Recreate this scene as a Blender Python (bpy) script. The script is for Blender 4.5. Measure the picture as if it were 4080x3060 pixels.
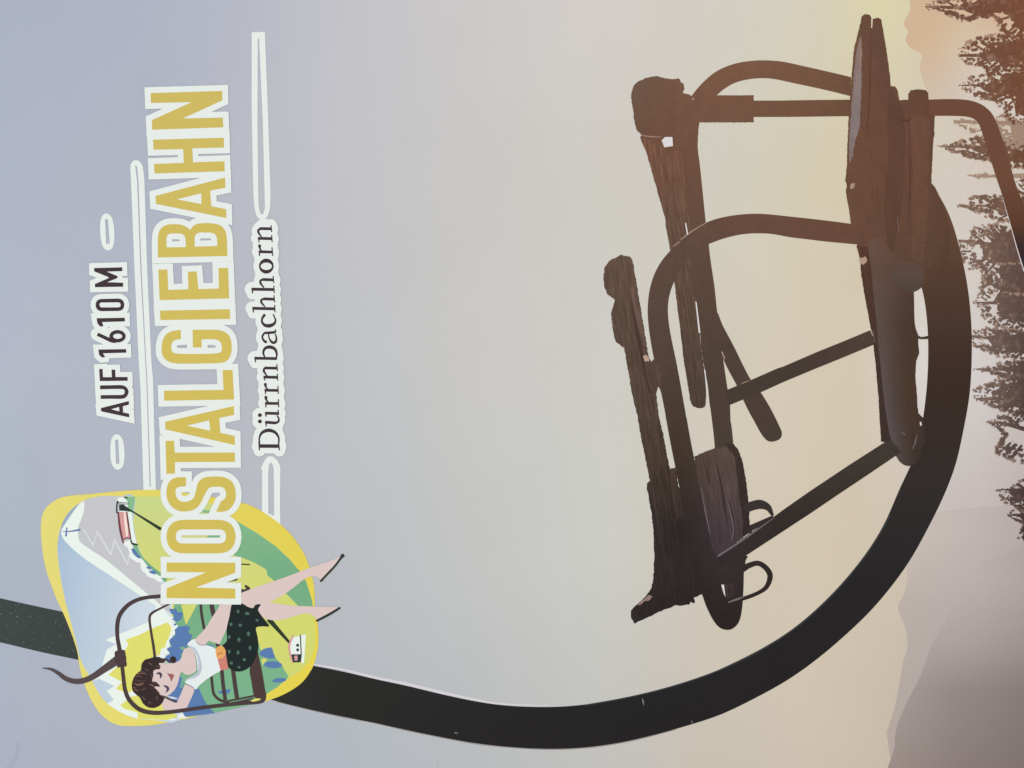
# A printed leaflet lying on a table, photographed from straight above.
import bpy, math, random
import numpy as np
from mathutils import Vector
from mathutils.geometry import delaunay_2d_cdt

for o in list(bpy.data.objects):
    bpy.data.objects.remove(o, do_unlink=True)
scene = bpy.context.scene
COL = scene.collection
random.seed(7)

# ------------------------------------------------------------------ scale
W_PX, H_PX = 4080.0, 3060.0        # the visible part of the sheet, in sheet units
S = 0.28 / W_PX                    # metres per sheet unit (28 cm across)
LAYER = 0.6e-6                     # one coat of ink

# ------------------------------------------------------------------ camera
cam_data = bpy.data.cameras.new("camera")
cam_data.lens = 45.0
cam_data.sensor_width = 36.0
cam_data.clip_start = 0.01
cam_data.clip_end = 20.0
cam = bpy.data.objects.new("camera", cam_data)
cam.location = (0, 0, 0.28 * 45.0 / 36.0)
COL.objects.link(cam)
scene.camera = cam

# ------------------------------------------------------------------ light
world = bpy.data.worlds.new("World")
scene.world = world
world.use_nodes = True
bg = world.node_tree.nodes["Background"]
bg.inputs[0].default_value = (0.97, 0.97, 1.0, 1)
bg.inputs[1].default_value = 0.62

def area(name, loc, size, power, col):
    ld = bpy.data.lights.new(name, 'AREA')
    ld.shape = 'RECTANGLE'; ld.size = size[0]; ld.size_y = size[1]
    ld.energy = power; ld.color = col
    o = bpy.data.objects.new(name, ld)
    o.location = loc
    o.rotation_euler = (Vector((0, 0, 0)) - Vector(loc)).to_track_quat('-Z', 'Y').to_euler()
    COL.objects.link(o)
    return o
area("soft_key_light", (-0.45, 0.0, 1.55), (1.2, 1.0), 13.6, (1.0, 0.985, 0.955))  # soft lamp added overhead as main light; no window in view

scene.view_settings.view_transform = 'Standard'
scene.view_settings.look = 'None'
scene.view_settings.exposure = 0.0
scene.view_settings.gamma = 1.0
scene.render.engine = 'CYCLES'

GAIN = 1.0      # how much light a white sheet sends back here; ink colours are divided by it

# ------------------------------------------------------------------ colours and materials
def lin(h, gain=None):
    h = h.lstrip('#')
    out = []
    for i in (0, 2, 4):
        c = int(h[i:i+2], 16) / 255.0
        c = c / 12.92 if c <= 0.04045 else ((c + 0.055) / 1.055) ** 2.4
        out.append(min(c / (gain or GAIN), 0.98))
    return tuple(out) + (1.0,)

U0, U1 = -200.0, 4280.0
def pos_u(u): return max(0.0, min(1.0, (u - U0) / (U1 - U0)))

MATS = {}
def ink(name, rows, noise=0.035, grain=None, speck=None, rough=0.55, spec=0.04, blotch=0.0, weave=0.0, mottle=0.0):
    """printed ink. rows: '#hex' or [(v, '#hex' | [(u, '#hex'), ...]), ...] = tones of the printed picture over the sheet"""
    if name in MATS: return MATS[name]
    m = bpy.data.materials.new(name); m.use_nodes = True
    nt = m.node_tree; N = nt.nodes; L = nt.links
    b = N["Principled BSDF"]
    b.inputs["Roughness"].default_value = rough
    b.inputs["Specular IOR Level"].default_value = spec
    tc = N.new("ShaderNodeTexCoord")
    sc = N.new("ShaderNodeVectorMath"); sc.operation = 'MULTIPLY'
    sc.inputs[1].default_value = (1 / S, -1 / S, 0)
    L.new(tc.outputs["Object"], sc.inputs[0])
    ad = N.new("ShaderNodeVectorMath"); ad.operation = 'ADD'
    ad.inputs[1].default_value = (W_PX / 2, H_PX / 2, 0)
    L.new(sc.outputs[0], ad.inputs[0])
    px = ad.outputs[0]                       # (u, v) on the sheet
    sep = N.new("ShaderNodeSeparateXYZ"); L.new(px, sep.inputs[0])
    def maprange(sock, a, c, smooth=False):
        r = N.new("ShaderNodeMapRange"); r.clamp = True
        if smooth: r.interpolation_type = 'SMOOTHSTEP'
        r.inputs[1].default_value = a; r.inputs[2].default_value = c
        r.inputs[3].default_value = 0; r.inputs[4].default_value = 1
        L.new(sock, r.inputs[0]); return r.outputs[0]
    fu = maprange(sep.outputs[0], U0, U1)
    def row_color(spec_):
        if isinstance(spec_, str):
            c = N.new("ShaderNodeRGB"); c.outputs[0].default_value = lin(spec_); return c.outputs[0]
        r = N.new("ShaderNodeValToRGB"); r.color_ramp.interpolation = 'LINEAR'
        els = r.color_ramp.elements
        while len(els) > 1: els.remove(els[-1])
        els[0].position = pos_u(spec_[0][0]); els[0].color = lin(spec_[0][1])
        for u, h in spec_[1:]:
            e = els.new(pos_u(u)); e.color = lin(h)
        L.new(fu, r.inputs[0]); return r.outputs[0]
    def mix(a, c, f, mode='MIX'):
        mx = N.new("ShaderNodeMix"); mx.data_type = 'RGBA'; mx.blend_type = mode
        if isinstance(f, float): mx.inputs[0].default_value = f
        else: L.new(f, mx.inputs[0])
        L.new(a, mx.inputs[6])
        if isinstance(c, tuple): mx.inputs[7].default_value = c
        else: L.new(c, mx.inputs[7])
        return mx.outputs[2]
    if isinstance(rows, str): col = row_color(rows)
    else:
        col = row_color(rows[0][1]); pv = rows[0][0]
        for v, sp in rows[1:]:
            col = mix(col, row_color(sp), maprange(sep.outputs[1], pv, v)); pv = v
    def scaled(vec, s, rot=0.0):
        mp = N.new("ShaderNodeMapping"); mp.vector_type = 'TEXTURE'
        mp.inputs["Rotation"].default_value = (0, 0, rot)
        mp.inputs["Scale"].default_value = s
        L.new(vec, mp.inputs[0]); return mp.outputs[0]
    def noise_tex(vec, scale, detail=2.0, rough_=0.5):
        n = N.new("ShaderNodeTexNoise"); n.inputs["Scale"].default_value = scale
        n.inputs["Detail"].default_value = detail; n.inputs["Roughness"].default_value = rough_
        L.new(vec, n.inputs["Vector"]); return n.outputs[0]
    def valmul(col_, fac, lo, hi):
        r = N.new("ShaderNodeMapRange"); r.inputs[1].default_value = 0.25; r.inputs[2].default_value = 0.75
        r.inputs[3].default_value = lo; r.inputs[4].default_value = hi; r.clamp = False
        L.new(fac, r.inputs[0])
        cm = N.new("ShaderNodeCombineColor")
        for i in range(3): L.new(r.outputs[0], cm.inputs[i])
        return mix(col_, cm.outputs[0], 1.0, 'MULTIPLY')
    if noise:
        f = noise_tex(scaled(px, (9, 9, 9)), 1.0, 3.0, 0.6)
        col = valmul(col, f, 1 - noise, 1 + noise)
    if weave:
        f = noise_tex(scaled(px, (4, 30, 10), math.radians(-12)), 1.0, 1.0)
        col = valmul(col, f, 1 - weave, 1 + weave)
    if mottle:
        f = noise_tex(scaled(px, (45, 70, 45)), 1.0, 3.0, 0.6)
        col = valmul(col, f, 1 - mottle, 1 + mottle)
    if blotch:
        f = noise_tex(scaled(px, (420, 420, 420)), 1.0, 2.0)
        col = valmul(col, f, 1 - blotch, 1 + blotch)
    if grain:
        ang, amt = grain
        f = noise_tex(scaled(px, (7, 130, 10), math.radians(ang)), 1.0, 4.0, 0.65)
        col = valmul(col, f, 1 - amt, 1 + amt)
    if speck:
        k_, lo_, hi_, wd_ = speck[2:] if len(speck) > 2 else (9, 0.64, 0.76, 450)
        n = noise_tex(scaled(px, (k_, k_*1.4, k_), 0.5), 1.0, 2.0)
        r = N.new("ShaderNodeMapRange"); r.inputs[1].default_value = lo_; r.inputs[2].default_value = hi_
        L.new(n, r.inputs[0])
        edge = maprange(sep.outputs[0], speck[1], speck[1] - wd_)
        mu = N.new("ShaderNodeMath"); mu.operation = 'MULTIPLY'; L.new(r.outputs[0], mu.inputs[0]); L.new(edge, mu.inputs[1])
        col = mix(col, lin(speck[0]), mu.outputs[0])
    L.new(col, b.inputs["Base Color"])
    bn = N.new("ShaderNodeBump"); bn.inputs["Strength"].default_value = 0.12; bn.inputs["Distance"].default_value = 0.00006
    L.new(noise_tex(scaled(px, (14, 14, 14)), 1.0, 4.0, 0.6), bn.inputs["Height"])
    L.new(bn.outputs[0], b.inputs["Normal"])
    MATS[name] = m
    return m

# ------------------------------------------------------------------ geometry helpers (sheet units: u right, v down)
class Crop:
    def __init__(self, x, y, k): self.x, self.y, self.k = x, y, k
    def __call__(self, pts): return [(self.x + self.k * p[0], self.y + self.k * p[1]) + tuple(p[2:]) for p in pts]
K8, K9 = 800 / 2212, 960 / 2212
A = Crop(100, 1900, K8); B = Crop(700, 1900, K8); P = Crop(100, 2350, K8); Q = Crop(600, 2350, K8)
L1 = Crop(300, 100, K9); L2 = Crop(300, 720, K9); L3 = Crop(300, 1340, K9)
C1 = Crop(2360, 1640, K9); C2 = Crop(2360, 960, K9); C3 = Crop(2360, 240, K9); C0 = Crop(2360, 1860, K9)
R1 = Crop(3120, 0, K9); R2 = Crop(3120, 680, K9); R3 = Crop(3120, 1320, K9); R4 = Crop(2880, 1980, 1200 / 1843)
H0 = Crop(0, 2340, K9); H1 = Crop(1100, 2340, K9); H2 = Crop(2000, 2340, K9)
S1 = Crop(340, 1020, 220 / 1073); S2 = Crop(340, 1350, 220 / 1073)
D1 = Crop(960, 860, 200 / 1037); D2 = Crop(960, 1160, 200 / 1037); D3 = Crop(960, 1480, 200 / 1037)
Z6 = Crop(240, 1960, 420 / 2049); Z7 = Crop(500, 2580, 300 / 1914)
T1 = Crop(3600, 0, 480 / 724); T2 = Crop(3600, 1100, 480 / 724)

def world_xy(u, v): return ((u - W_PX / 2) * S, (H_PX / 2 - v) * S)

def catmull(pts, closed=False, n=6):
    out = []
    m = len(pts)
    rng = range(m) if closed else range(m - 1)
    for i in rng:
        p1 = np.array(pts[i], float); p2 = np.array(pts[(i + 1) % m], float)
        p0 = np.array(pts[(i - 1) % m] if (closed or i > 0) else 2 * p1 - p2, float)
        p3 = np.array(pts[(i + 2) % m] if (closed or i + 2 < m) else 2 * p2 - p1, float)
        for j in range(n):
            t = j / n
            out.append(tuple(0.5 * (2 * p1 + (p2 - p0) * t + (2 * p0 - 5 * p1 + 4 * p2 - p3) * t * t
                                    + (3 * p1 - p0 - 3 * p2 + p3) * t ** 3)))
    if not closed: out.append(tuple(float(x) for x in pts[-1]))
    return out

def smooth(pts, n=6): return catmull(pts, True, n)
def ellipse(cx, cy, rx, ry, rot=0.0, n=28):
    c, s = math.cos(rot), math.sin(rot)
    return [(cx + rx * math.cos(2*math.pi*i/n) * c - ry * math.sin(2*math.pi*i/n) * s,
             cy + rx * math.cos(2*math.pi*i/n) * s + ry * math.sin(2*math.pi*i/n) * c) for i in range(n)]
def rpoly(pts, n=7):
    """polygon whose points may carry a corner radius"""
    out = []; m = len(pts)
    for i, p in enumerate(pts):
        if len(p) < 3 or p[2] <= 0: out.append((p[0], p[1])); continue
        a = np.array(pts[i - 1][:2], float); c = np.array(pts[(i + 1) % m][:2], float); q = np.array(p[:2], float)
        r1 = min(p[2], np.linalg.norm(a - q) * 0.5); r2 = min(p[2], np.linalg.norm(c - q) * 0.5)
        s_ = q + (a - q) / np.linalg.norm(a - q) * r1; e_ = q + (c - q) / np.linalg.norm(c - q) * r2
        for j in range(n + 1):
            t = j / n
            out.append(tuple((1-t)**2 * s_ + 2*t*(1-t) * (q*0.94 + 0.03*(s_+e_)) + t*t * e_))
    return out
def rough(pts, amp, step=6.0):
    """worn, uneven edge"""
    out = []; m = len(pts)
    for i in range(m):
        a = np.array(pts[i][:2], float); c = np.array(pts[(i + 1) % m][:2], float)
        d = np.linalg.norm(c - a); k = max(1, int(d / step))
        nrm = np.array([-(c - a)[1], (c - a)[0]]) / (d + 1e-9)
        for j in range(k):
            t = j / k; out.append(tuple(a + (c - a) * t + nrm * random.uniform(-amp, amp)))
    return out
def area2(p): return sum(p[i-1][0]*p[i][1] - p[i][0]*p[i-1][1] for i in range(len(p)))
def dedupe(p):
    out = []
    for q in p:
        q = (q[0], q[1])
        if not out or math.hypot(out[-1][0]-q[0], out[-1][1]-q[1]) > 0.05: out.append(q)
    if len(out) > 1 and math.hypot(out[-1][0]-out[0][0], out[-1][1]-out[0][1]) < 0.05: out.pop()
    return out
def offset(p, d, limit=1.9):
    """grow (d>0) a closed polygon outwards with mitred corners"""
    p = dedupe(p)
    if area2(p) < 0: p = p[::-1]
    m = len(p); out = []
    for i in range(m):
        a = np.array(p[i-1]); b = np.array(p[i]); c = np.array(p[(i+1) % m])
        e1 = (b - a) / np.linalg.norm(b - a); e2 = (c - b) / np.linalg.norm(c - b)
        n1 = np.array([e1[1], -e1[0]]); n2 = np.array([e2[1], -e2[0]])
        s = n1 + n2; q = float(np.dot(s, n1))
        if q < 0.18:
            out.append(tuple(b + n1 * d)); out.append(tuple(b + n2 * d)); continue
        k = s / q
        ln = np.linalg.norm(k)
        if ln > limit:
            out.append(tuple(b + (n1 + e1 * 0.75) * d)); out.append(tuple(b + (n2 - e2 * 0.75) * d))
        else: out.append(tuple(b + k * d))
    return out

# shapes: ('p', [outer, hole, ...])  or  ('s', path, widths, cap)
def pg(*contours): return ('p', list(contours))
def st(path, w, cap='r', sm=True): return ('s', list(path), w, cap, sm)

def stroke_strip(path, w, sm):
    pts = [tuple(p[:2]) for p in path]; m = len(pts)
    ws = list(w) if isinstance(w, (list, tuple)) else [w] * m
    full = [(p[0], p[1], ws[i]) for i, p in enumerate(pts)]
    if sm and m > 2: full = catmull(full, False, 7)
    left, right = [], []
    for i, q in enumerate(full):
        a = np.array(full[max(0, i-1)][:2]); c = np.array(full[min(len(full)-1, i+1)][:2])
        t = (c - a) / (np.linalg.norm(c - a) + 1e-9); n = np.array([-t[1], t[0]])
        b = np.array(q[:2]); h = max(q[2], 0.6) / 2
        left.append(tuple(b + n*h)); right.append(tuple(b - n*h))
    return full, left, right

def positive(c):
    c = dedupe(c)
    return c if area2(c) > 0 else c[::-1]
def winding(px_, py_, c):
    """winding number of closed contour c round every point"""
    c = np.asarray(c, float); w = np.zeros(len(px_), int)
    x0, y0 = c[:, 0], c[:, 1]; x1, y1 = np.roll(x0, -1), np.roll(y0, -1)
    for i in range(len(c)):
        side = (x1[i]-x0[i])*(py_-y0[i]) - (px_-x0[i])*(y1[i]-y0[i])
        w += ((y0[i] <= py_) & (y1[i] > py_) & (side > 0)).astype(int)
        w -= ((y0[i] > py_) & (y1[i] <= py_) & (side < 0)).astype(int)
    return w
class MeshB:
    def __init__(self, level): self.v = []; self.f = []; self.z = level * LAYER; self.i = 0
    def add_region(self, outers, holes, z):
        """fill (union of outers[0] minus holes) united with the other outers"""
        outers = [positive(c) for c in outers]; outers = [c for c in outers if len(c) >= 3]
        holes = [positive(c) for c in holes]; holes = [c for c in holes if len(c) >= 3]
        if not outers: return
        base = len(self.v)
        pts, edges = [], []
        for c in outers + holes:
            k = len(pts); n = len(c); pts += [Vector(p) for p in c]
            edges += [(k + i, k + (i + 1) % n) for i in range(n)]
        ov, oe, of, _, _, _ = delaunay_2d_cdt(pts, edges, [], 0, 1e-3)
        P_ = np.array([(p.x, p.y) for p in ov]); T_ = np.array([t[:3] for t in of])
        cen = P_[T_].mean(axis=1)
        first = winding(cen[:, 0], cen[:, 1], outers[0]) != 0
        for h in holes: first &= ~(winding(cen[:, 0], cen[:, 1], h) != 0)
        ins = first
        for o in outers[1:]:
            o_ = np.asarray(o); bb = (cen[:, 0] >= o_[:, 0].min()) & (cen[:, 0] <= o_[:, 0].max()) & (cen[:, 1] >= o_[:, 1].min()) & (cen[:, 1] <= o_[:, 1].max()) & ~ins
            idx = np.nonzero(bb)[0]
            if len(idx): ins[idx] |= winding(cen[idx, 0], cen[idx, 1], o) != 0
        for p in P_: self.v.append(world_xy(min(max(p[0], -149.5), 4229.5), min(max(p[1], -119.5), 3179.5)) + (z,))   # ink ends at the sheet's edge
        for t, ok in zip(T_, ins):
            if not ok: continue
            a, b, c = P_[t[0]], P_[t[1]], P_[t[2]]
            cr = (b[0]-a[0])*(c[1]-a[1]) - (b[1]-a[1])*(c[0]-a[0])
            if abs(cr) < 1e-6: continue
            q = (int(base+t[0]), int(base+t[1]), int(base+t[2]))
            self.f.append(q if cr < 0 else q[::-1])     # v runs down, so clockwise in (u,v) faces up
    def add(self, shapes):
        for s in shapes:
            z = self.z + self.i * 6e-8; self.i += 1
            if s[0] == 'p': self.add_region(s[1][:1], s[1][1:], z)
            elif s[0] == 'u': self.add_region(s[1], s[2], z)
            else: self.add_region(stroke_contours(s), [], z)
        return self
def stroke_contours(s):
    full, l, r = stroke_strip(s[1], s[2], s[4])
    out = [l + r[::-1]]
    # a strip that turns sharply can fold; its quads are united with it
    for i in range(len(l) - 1): out.append([l[i], l[i+1], r[i+1], r[i]])
    if s[3] == 'r':
        for (e, nb) in ((0, 1), (len(full)-1, len(full)-2)):
            h = max(full[e][2], 0.6) / 2
            ang = math.atan2(full[e][1]-full[nb][1], full[e][0]-full[nb][0])
            out.append([(full[e][0] + h*math.cos(ang + t), full[e][1] + h*math.sin(ang + t)) for t in [(-0.5 + q/8) * math.pi for q in range(9)]])
    return out
def link(name, me, parent=None, label=None):
    o = bpy.data.objects.new(name, me); COL.objects.link(o)
    if parent: o.parent = parent
    if label: o["label"] = label
    return o
LEVEL = [4]
def piece(name, mat, shapes, parent, label=None, level=None):
    """one printed patch of ink; later patches lie on earlier ones"""
    if level is None: LEVEL[0] += 1; level = LEVEL[0]
    mb = MeshB(level).add(shapes)
    me = bpy.data.meshes.new(name)
    me.from_pydata(mb.v, [], mb.f); me.update()
    # make every face look up
    me.materials.append(mat)
    if len(me.polygons):
        nz = np.empty(len(me.polygons) * 3); me.polygons.foreach_get("normal", nz)
        if (nz[2::3] < 0).any():
            me.flip_normals() if (nz[2::3] < 0).all() else fix_normals(me)
    return link(name, me, parent, label)
def fix_normals(me):
    import bmesh
    bm = bmesh.new(); bm.from_mesh(me)
    for f in bm.faces:
        f.normal_update()
        if f.normal.z < 0: f.normal_flip()
    bm.to_mesh(me); bm.free()
def pieces(name, mat, shapes, parent, label=None):
    """every separate patch is an object of its own"""
    o = None
    for sh in shapes: o = piece(name, mat, [sh], parent, label)
    return o
def group_empty(name, parent, label=None): return link(name, None, parent, label)
def edge_skirt(c, d, out, sharp=2.4):
    """quads and corner wedges that widen contour c (positive) by d on its outer side"""
    m = len(c)
    for i in range(m):
        a = np.array(c[i-1]); b = np.array(c[i]); e = np.array(c[(i+1) % m])
        e1 = (b - a) / np.linalg.norm(b - a); e2 = (e - b) / np.linalg.norm(e - b)
        n1 = np.array([e1[1], -e1[0]]); n2 = np.array([e2[1], -e2[0]])
        out.append([tuple(b), tuple(e), tuple(e + n2*d), tuple(b + n2*d)])
        if e1[0]*e2[1] - e1[1]*e2[0] > 1e-3:            # convex corner
            s = n1 + n2; q = float(np.dot(s, n1)); k = s / max(q, 1e-6)
            if np.linalg.norm(k) <= sharp: out.append([tuple(b), tuple(b + n1*d), tuple(b + k*d), tuple(b + n2*d)])
            else: out.append([tuple(b), tuple(b + n1*d), tuple(b + (n1 + e1*1.4)*d), tuple(b + (n2 - e2*1.4)*d), tuple(b + n2*d)])
def grow(shapes, d):
    """the same letter, wider by d all round, as one united region"""
    outers, holes = [], []
    for s in shapes:
        if s[0] == 's':
            w = [x + 2*d for x in s[2]] if isinstance(s[2], (list, tuple)) else s[2] + 2*d
            outers += stroke_contours(('s', s[1], w, 'r', s[4]))
        else:
            c = positive(s[1][0]); ex = []; edge_skirt(c, d, ex)
            for h in s[1][1:]: edge_skirt(positive(h)[::-1], d, ex)
            if outers: outers += [c] + ex                # the hole is filled by its neighbours' margin
            else: outers = [c] + ex; holes = [list(h) for h in s[1][1:]]
    return [('u', outers, holes)]

# ================================================================== the table and the sheet
wood = bpy.data.materials.new("table_wood"); wood.use_nodes = True
wn = wood.node_tree; b_ = wn.nodes["Principled BSDF"]; b_.inputs["Roughness"].default_value = 0.5
tcn = wn.nodes.new("ShaderNodeTexCoord"); mpn = wn.nodes.new("ShaderNodeMapping"); mpn.inputs["Scale"].default_value = (6, 90, 6)
nn = wn.nodes.new("ShaderNodeTexNoise"); nn.inputs["Scale"].default_value = 2.0; nn.inputs["Detail"].default_value = 6
rr = wn.nodes.new("ShaderNodeValToRGB"); rr.color_ramp.elements[0].color = (0.20, 0.12, 0.065, 1); rr.color_ramp.elements[1].color = (0.42, 0.28, 0.17, 1)
wn.links.new(tcn.outputs["Object"], mpn.inputs[0]); wn.links.new(mpn.outputs[0], nn.inputs["Vector"])
wn.links.new(nn.outputs[0], rr.inputs[0]); wn.links.new(rr.outputs[0], b_.inputs["Base Color"])
me = bpy.data.meshes.new("table_top")
hx, hy, t0, t1 = 1.1, 0.8, -0.026, -0.0006
me.from_pydata([(x, y, z) for z in (t0, t1) for (x, y) in ((-hx,-hy),(hx,-hy),(hx,hy),(-hx,hy))], [],
               [(3,2,1,0),(4,5,6,7),(0,1,5,4),(1,2,6,5),(2,3,7,6),(3,0,4,7)])
me.materials.append(wood)
table = link("table_top", me); table["kind"] = "structure"

UA, UB, VA, VB = -150.0, 4230.0, -120.0, 3180.0         # edges of the sheet
sky_rows = [  # printed sky tones, with some of the lighting falloff put into the colours
 (-100, [(0,'#A7AEBE'),(550,'#A9B0BF'),(965,'#B2B6C1'),(1290,'#BDBEC4'),(1840,'#C8C5C5'),(2300,'#D0CBC7'),(2770,'#D1CBC2'),(3230,'#D3CEBA'),(3500,'#DAD2AA'),(3640,'#D6CEAC'),(4080,'#C7AE94')]),
 (740,  [(0,'#AAB1C0'),(645,'#AEB2BF'),(1290,'#BDBEC3'),(1840,'#C5C4C1'),(2300,'#CAC7C0'),(2950,'#CFCAB9'),(3250,'#D3CAB0'),(3450,'#D4C7AE'),(3780,'#D2C9BD'),(4080,'#CFC4B8')]),
 (1475, [(0,'#ADB4C2'),(645,'#B0B4C0'),(1200,'#B9BBC0'),(1540,'#BEC0C2'),(1840,'#C5C4C0'),(2400,'#CBCAC4'),(2800,'#CFC8B8'),(3100,'#D2C8B4'),(3420,'#D2C5AF'),(3690,'#D6D1CD'),(3900,'#D2CCC9'),(4080,'#C8BFB9')]),
 (2210, [(0,'#A9B1BE'),(645,'#AEB3BD'),(1200,'#B5B9BE'),(1540,'#B9BDBF'),(1840,'#BFC1BF'),(2400,'#C8C8C2'),(2900,'#CFC6B4'),(3200,'#D2C5B0'),(3560,'#CEC1AC'),(3700,'#C4BAB3'),(3900,'#BEB3AE'),(4080,'#B5AAA6')]),
 (3130, [(0,'#A7ADBC'),(550,'#A9AFBB'),(1290,'#ADB4BC'),(1840,'#B4B8BB'),(2300,'#BCBCB9'),(2640,'#C2BEB6'),(2720,'#C5BDAF'),(3230,'#CABFAE'),(3500,'#C6BBA9'),(4080,'#A89C92')]),
]
paper_ink = ink("paper_printed_with_sky", sky_rows, noise=0.03, blotch=0.014, weave=0.012)
paper_white = ink("paper_white", '#E4E6E2', noise=0.02)

def relief(u, v):
    """a small crease near the lower left corner and a pressed dot"""
    h = 0.0
    if u < 220 and v > 2860:
        path = [(10, 3075), (35, 3045), (55, 3015), (62, 2990), (64, 2965)]
        d = 1e9
        for (a, b), (c, e) in zip(path, path[1:]):
            vx, vy = c-a, e-b; t = max(0, min(1, ((u-a)*vx + (v-b)*vy) / (vx*vx+vy*vy)))
            d = min(d, math.hypot(u-a-t*vx, v-b-t*vy))
        h += 4.5e-4 * math.exp(-(d/13.0)**2)
    h += 2.4e-4 * math.exp(-(((u-114)/8)**2 + ((v-2624)/8)**2)) if abs(u-114) < 40 and abs(v-2624) < 40 else 0.0
    h += 1.6e-4 * math.exp(-(((u-1738)/5)**2 + ((v-3050)/22)**2)) if abs(u-1738) < 30 and v > 2960 else 0.0
    return h
us = sorted(set([UA + (UB-UA)*i/60 for i in range(61)] + [-20 + 4*i for i in range(50)] + [1710 + 3*i for i in range(18)]))
vs = sorted(set([VA + (VB-VA)*i/46 for i in range(47)] + [2600 + 4*i for i in range(13)] + [2900 + 5*i for i in range(48)]))
verts = [world_xy(u, v) + (relief(u, v),) for v in vs for u in us]
nu, nv = len(us), len(vs); faces = []; mi = []
for j in range(nv-1):
    for i in range(nu-1):
        a = j*nu + i; faces.append((a, a+nu, a+nu+1, a+1)); mi.append(0)
nb = len(verts)
verts += [world_xy(u, v) + (-0.00035,) for v in vs for u in us]
for j in range(nv-1):
    for i in range(nu-1):
        a = nb + j*nu + i; faces.append((a, a+1, a+nu+1, a+nu)); mi.append(1)
def rim(seq):
    for a, b in zip(seq, seq[1:]): faces.append((a, b, b+nb, a+nb)); mi.append(1)
rim([i for i in range(nu)]); rim([(nv-1)*nu + i for i in range(nu-1, -1, -1)])
rim([j*nu for j in range(nv-1, -1, -1)]); rim([j*nu + nu-1 for j in range(nv)])
me = bpy.data.meshes.new("printed_leaflet"); me.from_pydata(verts, [], faces); me.update()
me.materials.append(paper_ink); me.materials.append(paper_white)
me.polygons.foreach_set("material_index", mi)
for p, k in zip(me.polygons, mi): p.use_smooth = (k == 0)
page = link("printed_leaflet", me)
page["category"] = "leaflet"
page["label"] = "printed leaflet with a wooden chairlift seat, gold NOSTALGIEBAHN lettering and a cartoon badge"

# ================================================================== mountains printed at the foot of the picture
def fade_rows(*rows): return [(v, list(st_)) for v, st_ in rows]
m_top = ink("ridge_ink_tan", [(0, [(3600,'#CFB597'),(3700,'#CFB191'),(3850,'#D0B698'),(4000,'#CBA07E')]),
                              (180, [(3600,'#D0B292'),(3720,'#D2B698'),(3850,'#D4C0A8'),(4000,'#D6C4AC')]),
                              (380, [(3600,'#CFBBA3'),(3780,'#D0BFAD'),(3900,'#D3C9BE')])], noise=0.03)
piece("mountain_ridge", m_top, [pg(smooth(R1([(1150,-270),(1150,-30),(1168,30),(1160,110),(1122,175),(1112,235),(1150,290),(1125,350),(1140,405),(1185,452),(1258,487),(1278,530),(1255,600),(1280,720),(1330,850),(1420,1000),(1700,1050),(2400,1100),(2558,1100),(2558,-270)]), 4))],
      page, "pale tan ridge with tree-lined crest behind the seat's upper end")
m_far = ink("ridge_ink_far", [(2120, [(3550,'#CDC2AF'),(3700,'#C4BAB3'),(3900,'#BEB3AE'),(4080,'#B5AAA6')]), (2420, [(3550,'#B9AEA7'),(3900,'#B5AAA6'),(4080,'#ABA09E')]), (2700, [(3550,'#B4A9A3'),(3800,'#AFA49F'),(4080,'#A39996')]),
                              (3060, [(3500,'#B4A89E'),(3700,'#A79A93'),(4080,'#8D817E')])], noise=0.04)
piece("mountain_ridge", m_far, [pg(smooth(R4([(1180,150),(1135,390),(1124,440),(1130,500),(1108,595),(1073,668),(1092,740),(1120,808),(1130,920),(1102,1010),(1080,1150),(1050,1290),(1010,1418),(1004,1450),(1024,1590),(1035,1659),(1050,1842),(2073,1842),(2073,60),(1700,60),(1400,80)]), 4))],
      page, "far hazy grey ridge in the lower right corner")
m_near = ink("ridge_ink_near", [(2310, [(3600,'#C0B5AB'),(3900,'#B9AEA9'),(4080,'#AFA4A1')]), (2560, [(3600,'#B0A5A0'),(3850,'#A99F9B'),(4080,'#9C938F')]),
                               (2750, [(3550,'#A59A96'),(3800,'#938A84'),(4080,'#857C79')]), (3060, [(3500,'#9C8F89'),(3800,'#8A7D79'),(4080,'#7F726E')])], noise=0.045)
piece("mountain_ridge", m_near, [pg(smooth(R4([(2073,330),(1700,360),(1530,440),(1465,600),(1385,715),(1275,915),(1215,1080),(1135,1240),(1068,1395),(1052,1530),(1062,1842),(2073,1842)]), 4))],
      page, "nearer darker grey slope in the lower right corner")

# ================================================================== spruces
t_up = ink("spruce_ink_brown", [(0,[(3700,'#6B4A3F'),(4080,'#784D37')]),(600,[(3750,'#7A5F50'),(4080,'#6D4936')]),(1000,[(3800,'#80695A'),(4080,'#5E4740')]),
                                (1500,[(3880,'#77645A'),(4080,'#54443F')]),(2200,[(3950,'#5A4A46'),(4080,'#3F3232')])], noise=0.14, grain=(80, 0.12), speck=('#A98B76', 4170, 26, 0.52, 0.80, 380))
t_pale = ink("spruce_ink_pale", [(0,'#9A7F6C'),(900,'#A48B78'),(1600,'#8E7B72'),(2200,'#7A6A64')], noise=0.10)
t_mid = ink('spruce_ink_mid', [(0,'#A5836E'),(700,'#A08470'),(1200,'#93796B'),(1700,'#887469'),(2300,'#6F5F5A')], noise=0.12)
t_fleck = ink("spruce_ink_gap", [(0,'#CDAE96'),(700,'#C6AC92'),(1300,'#BDA798'),(2200,'#B3A49C')], noise=0.06)
def tuft(cx, cy, r, lean=0.0):
    k = random.randint(7, 10); out = []
    for i in range(k * 2):
        a = 2*math.pi*i/(2*k) + random.uniform(-.15, .15)
        rr_ = r * (random.uniform(0.75, 1.25) if i % 2 == 0 else random.uniform(0.4, 0.7))
        out.append((cx + rr_*math.cos(a)*1.15, cy + rr_*math.sin(a)))
    return out
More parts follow.
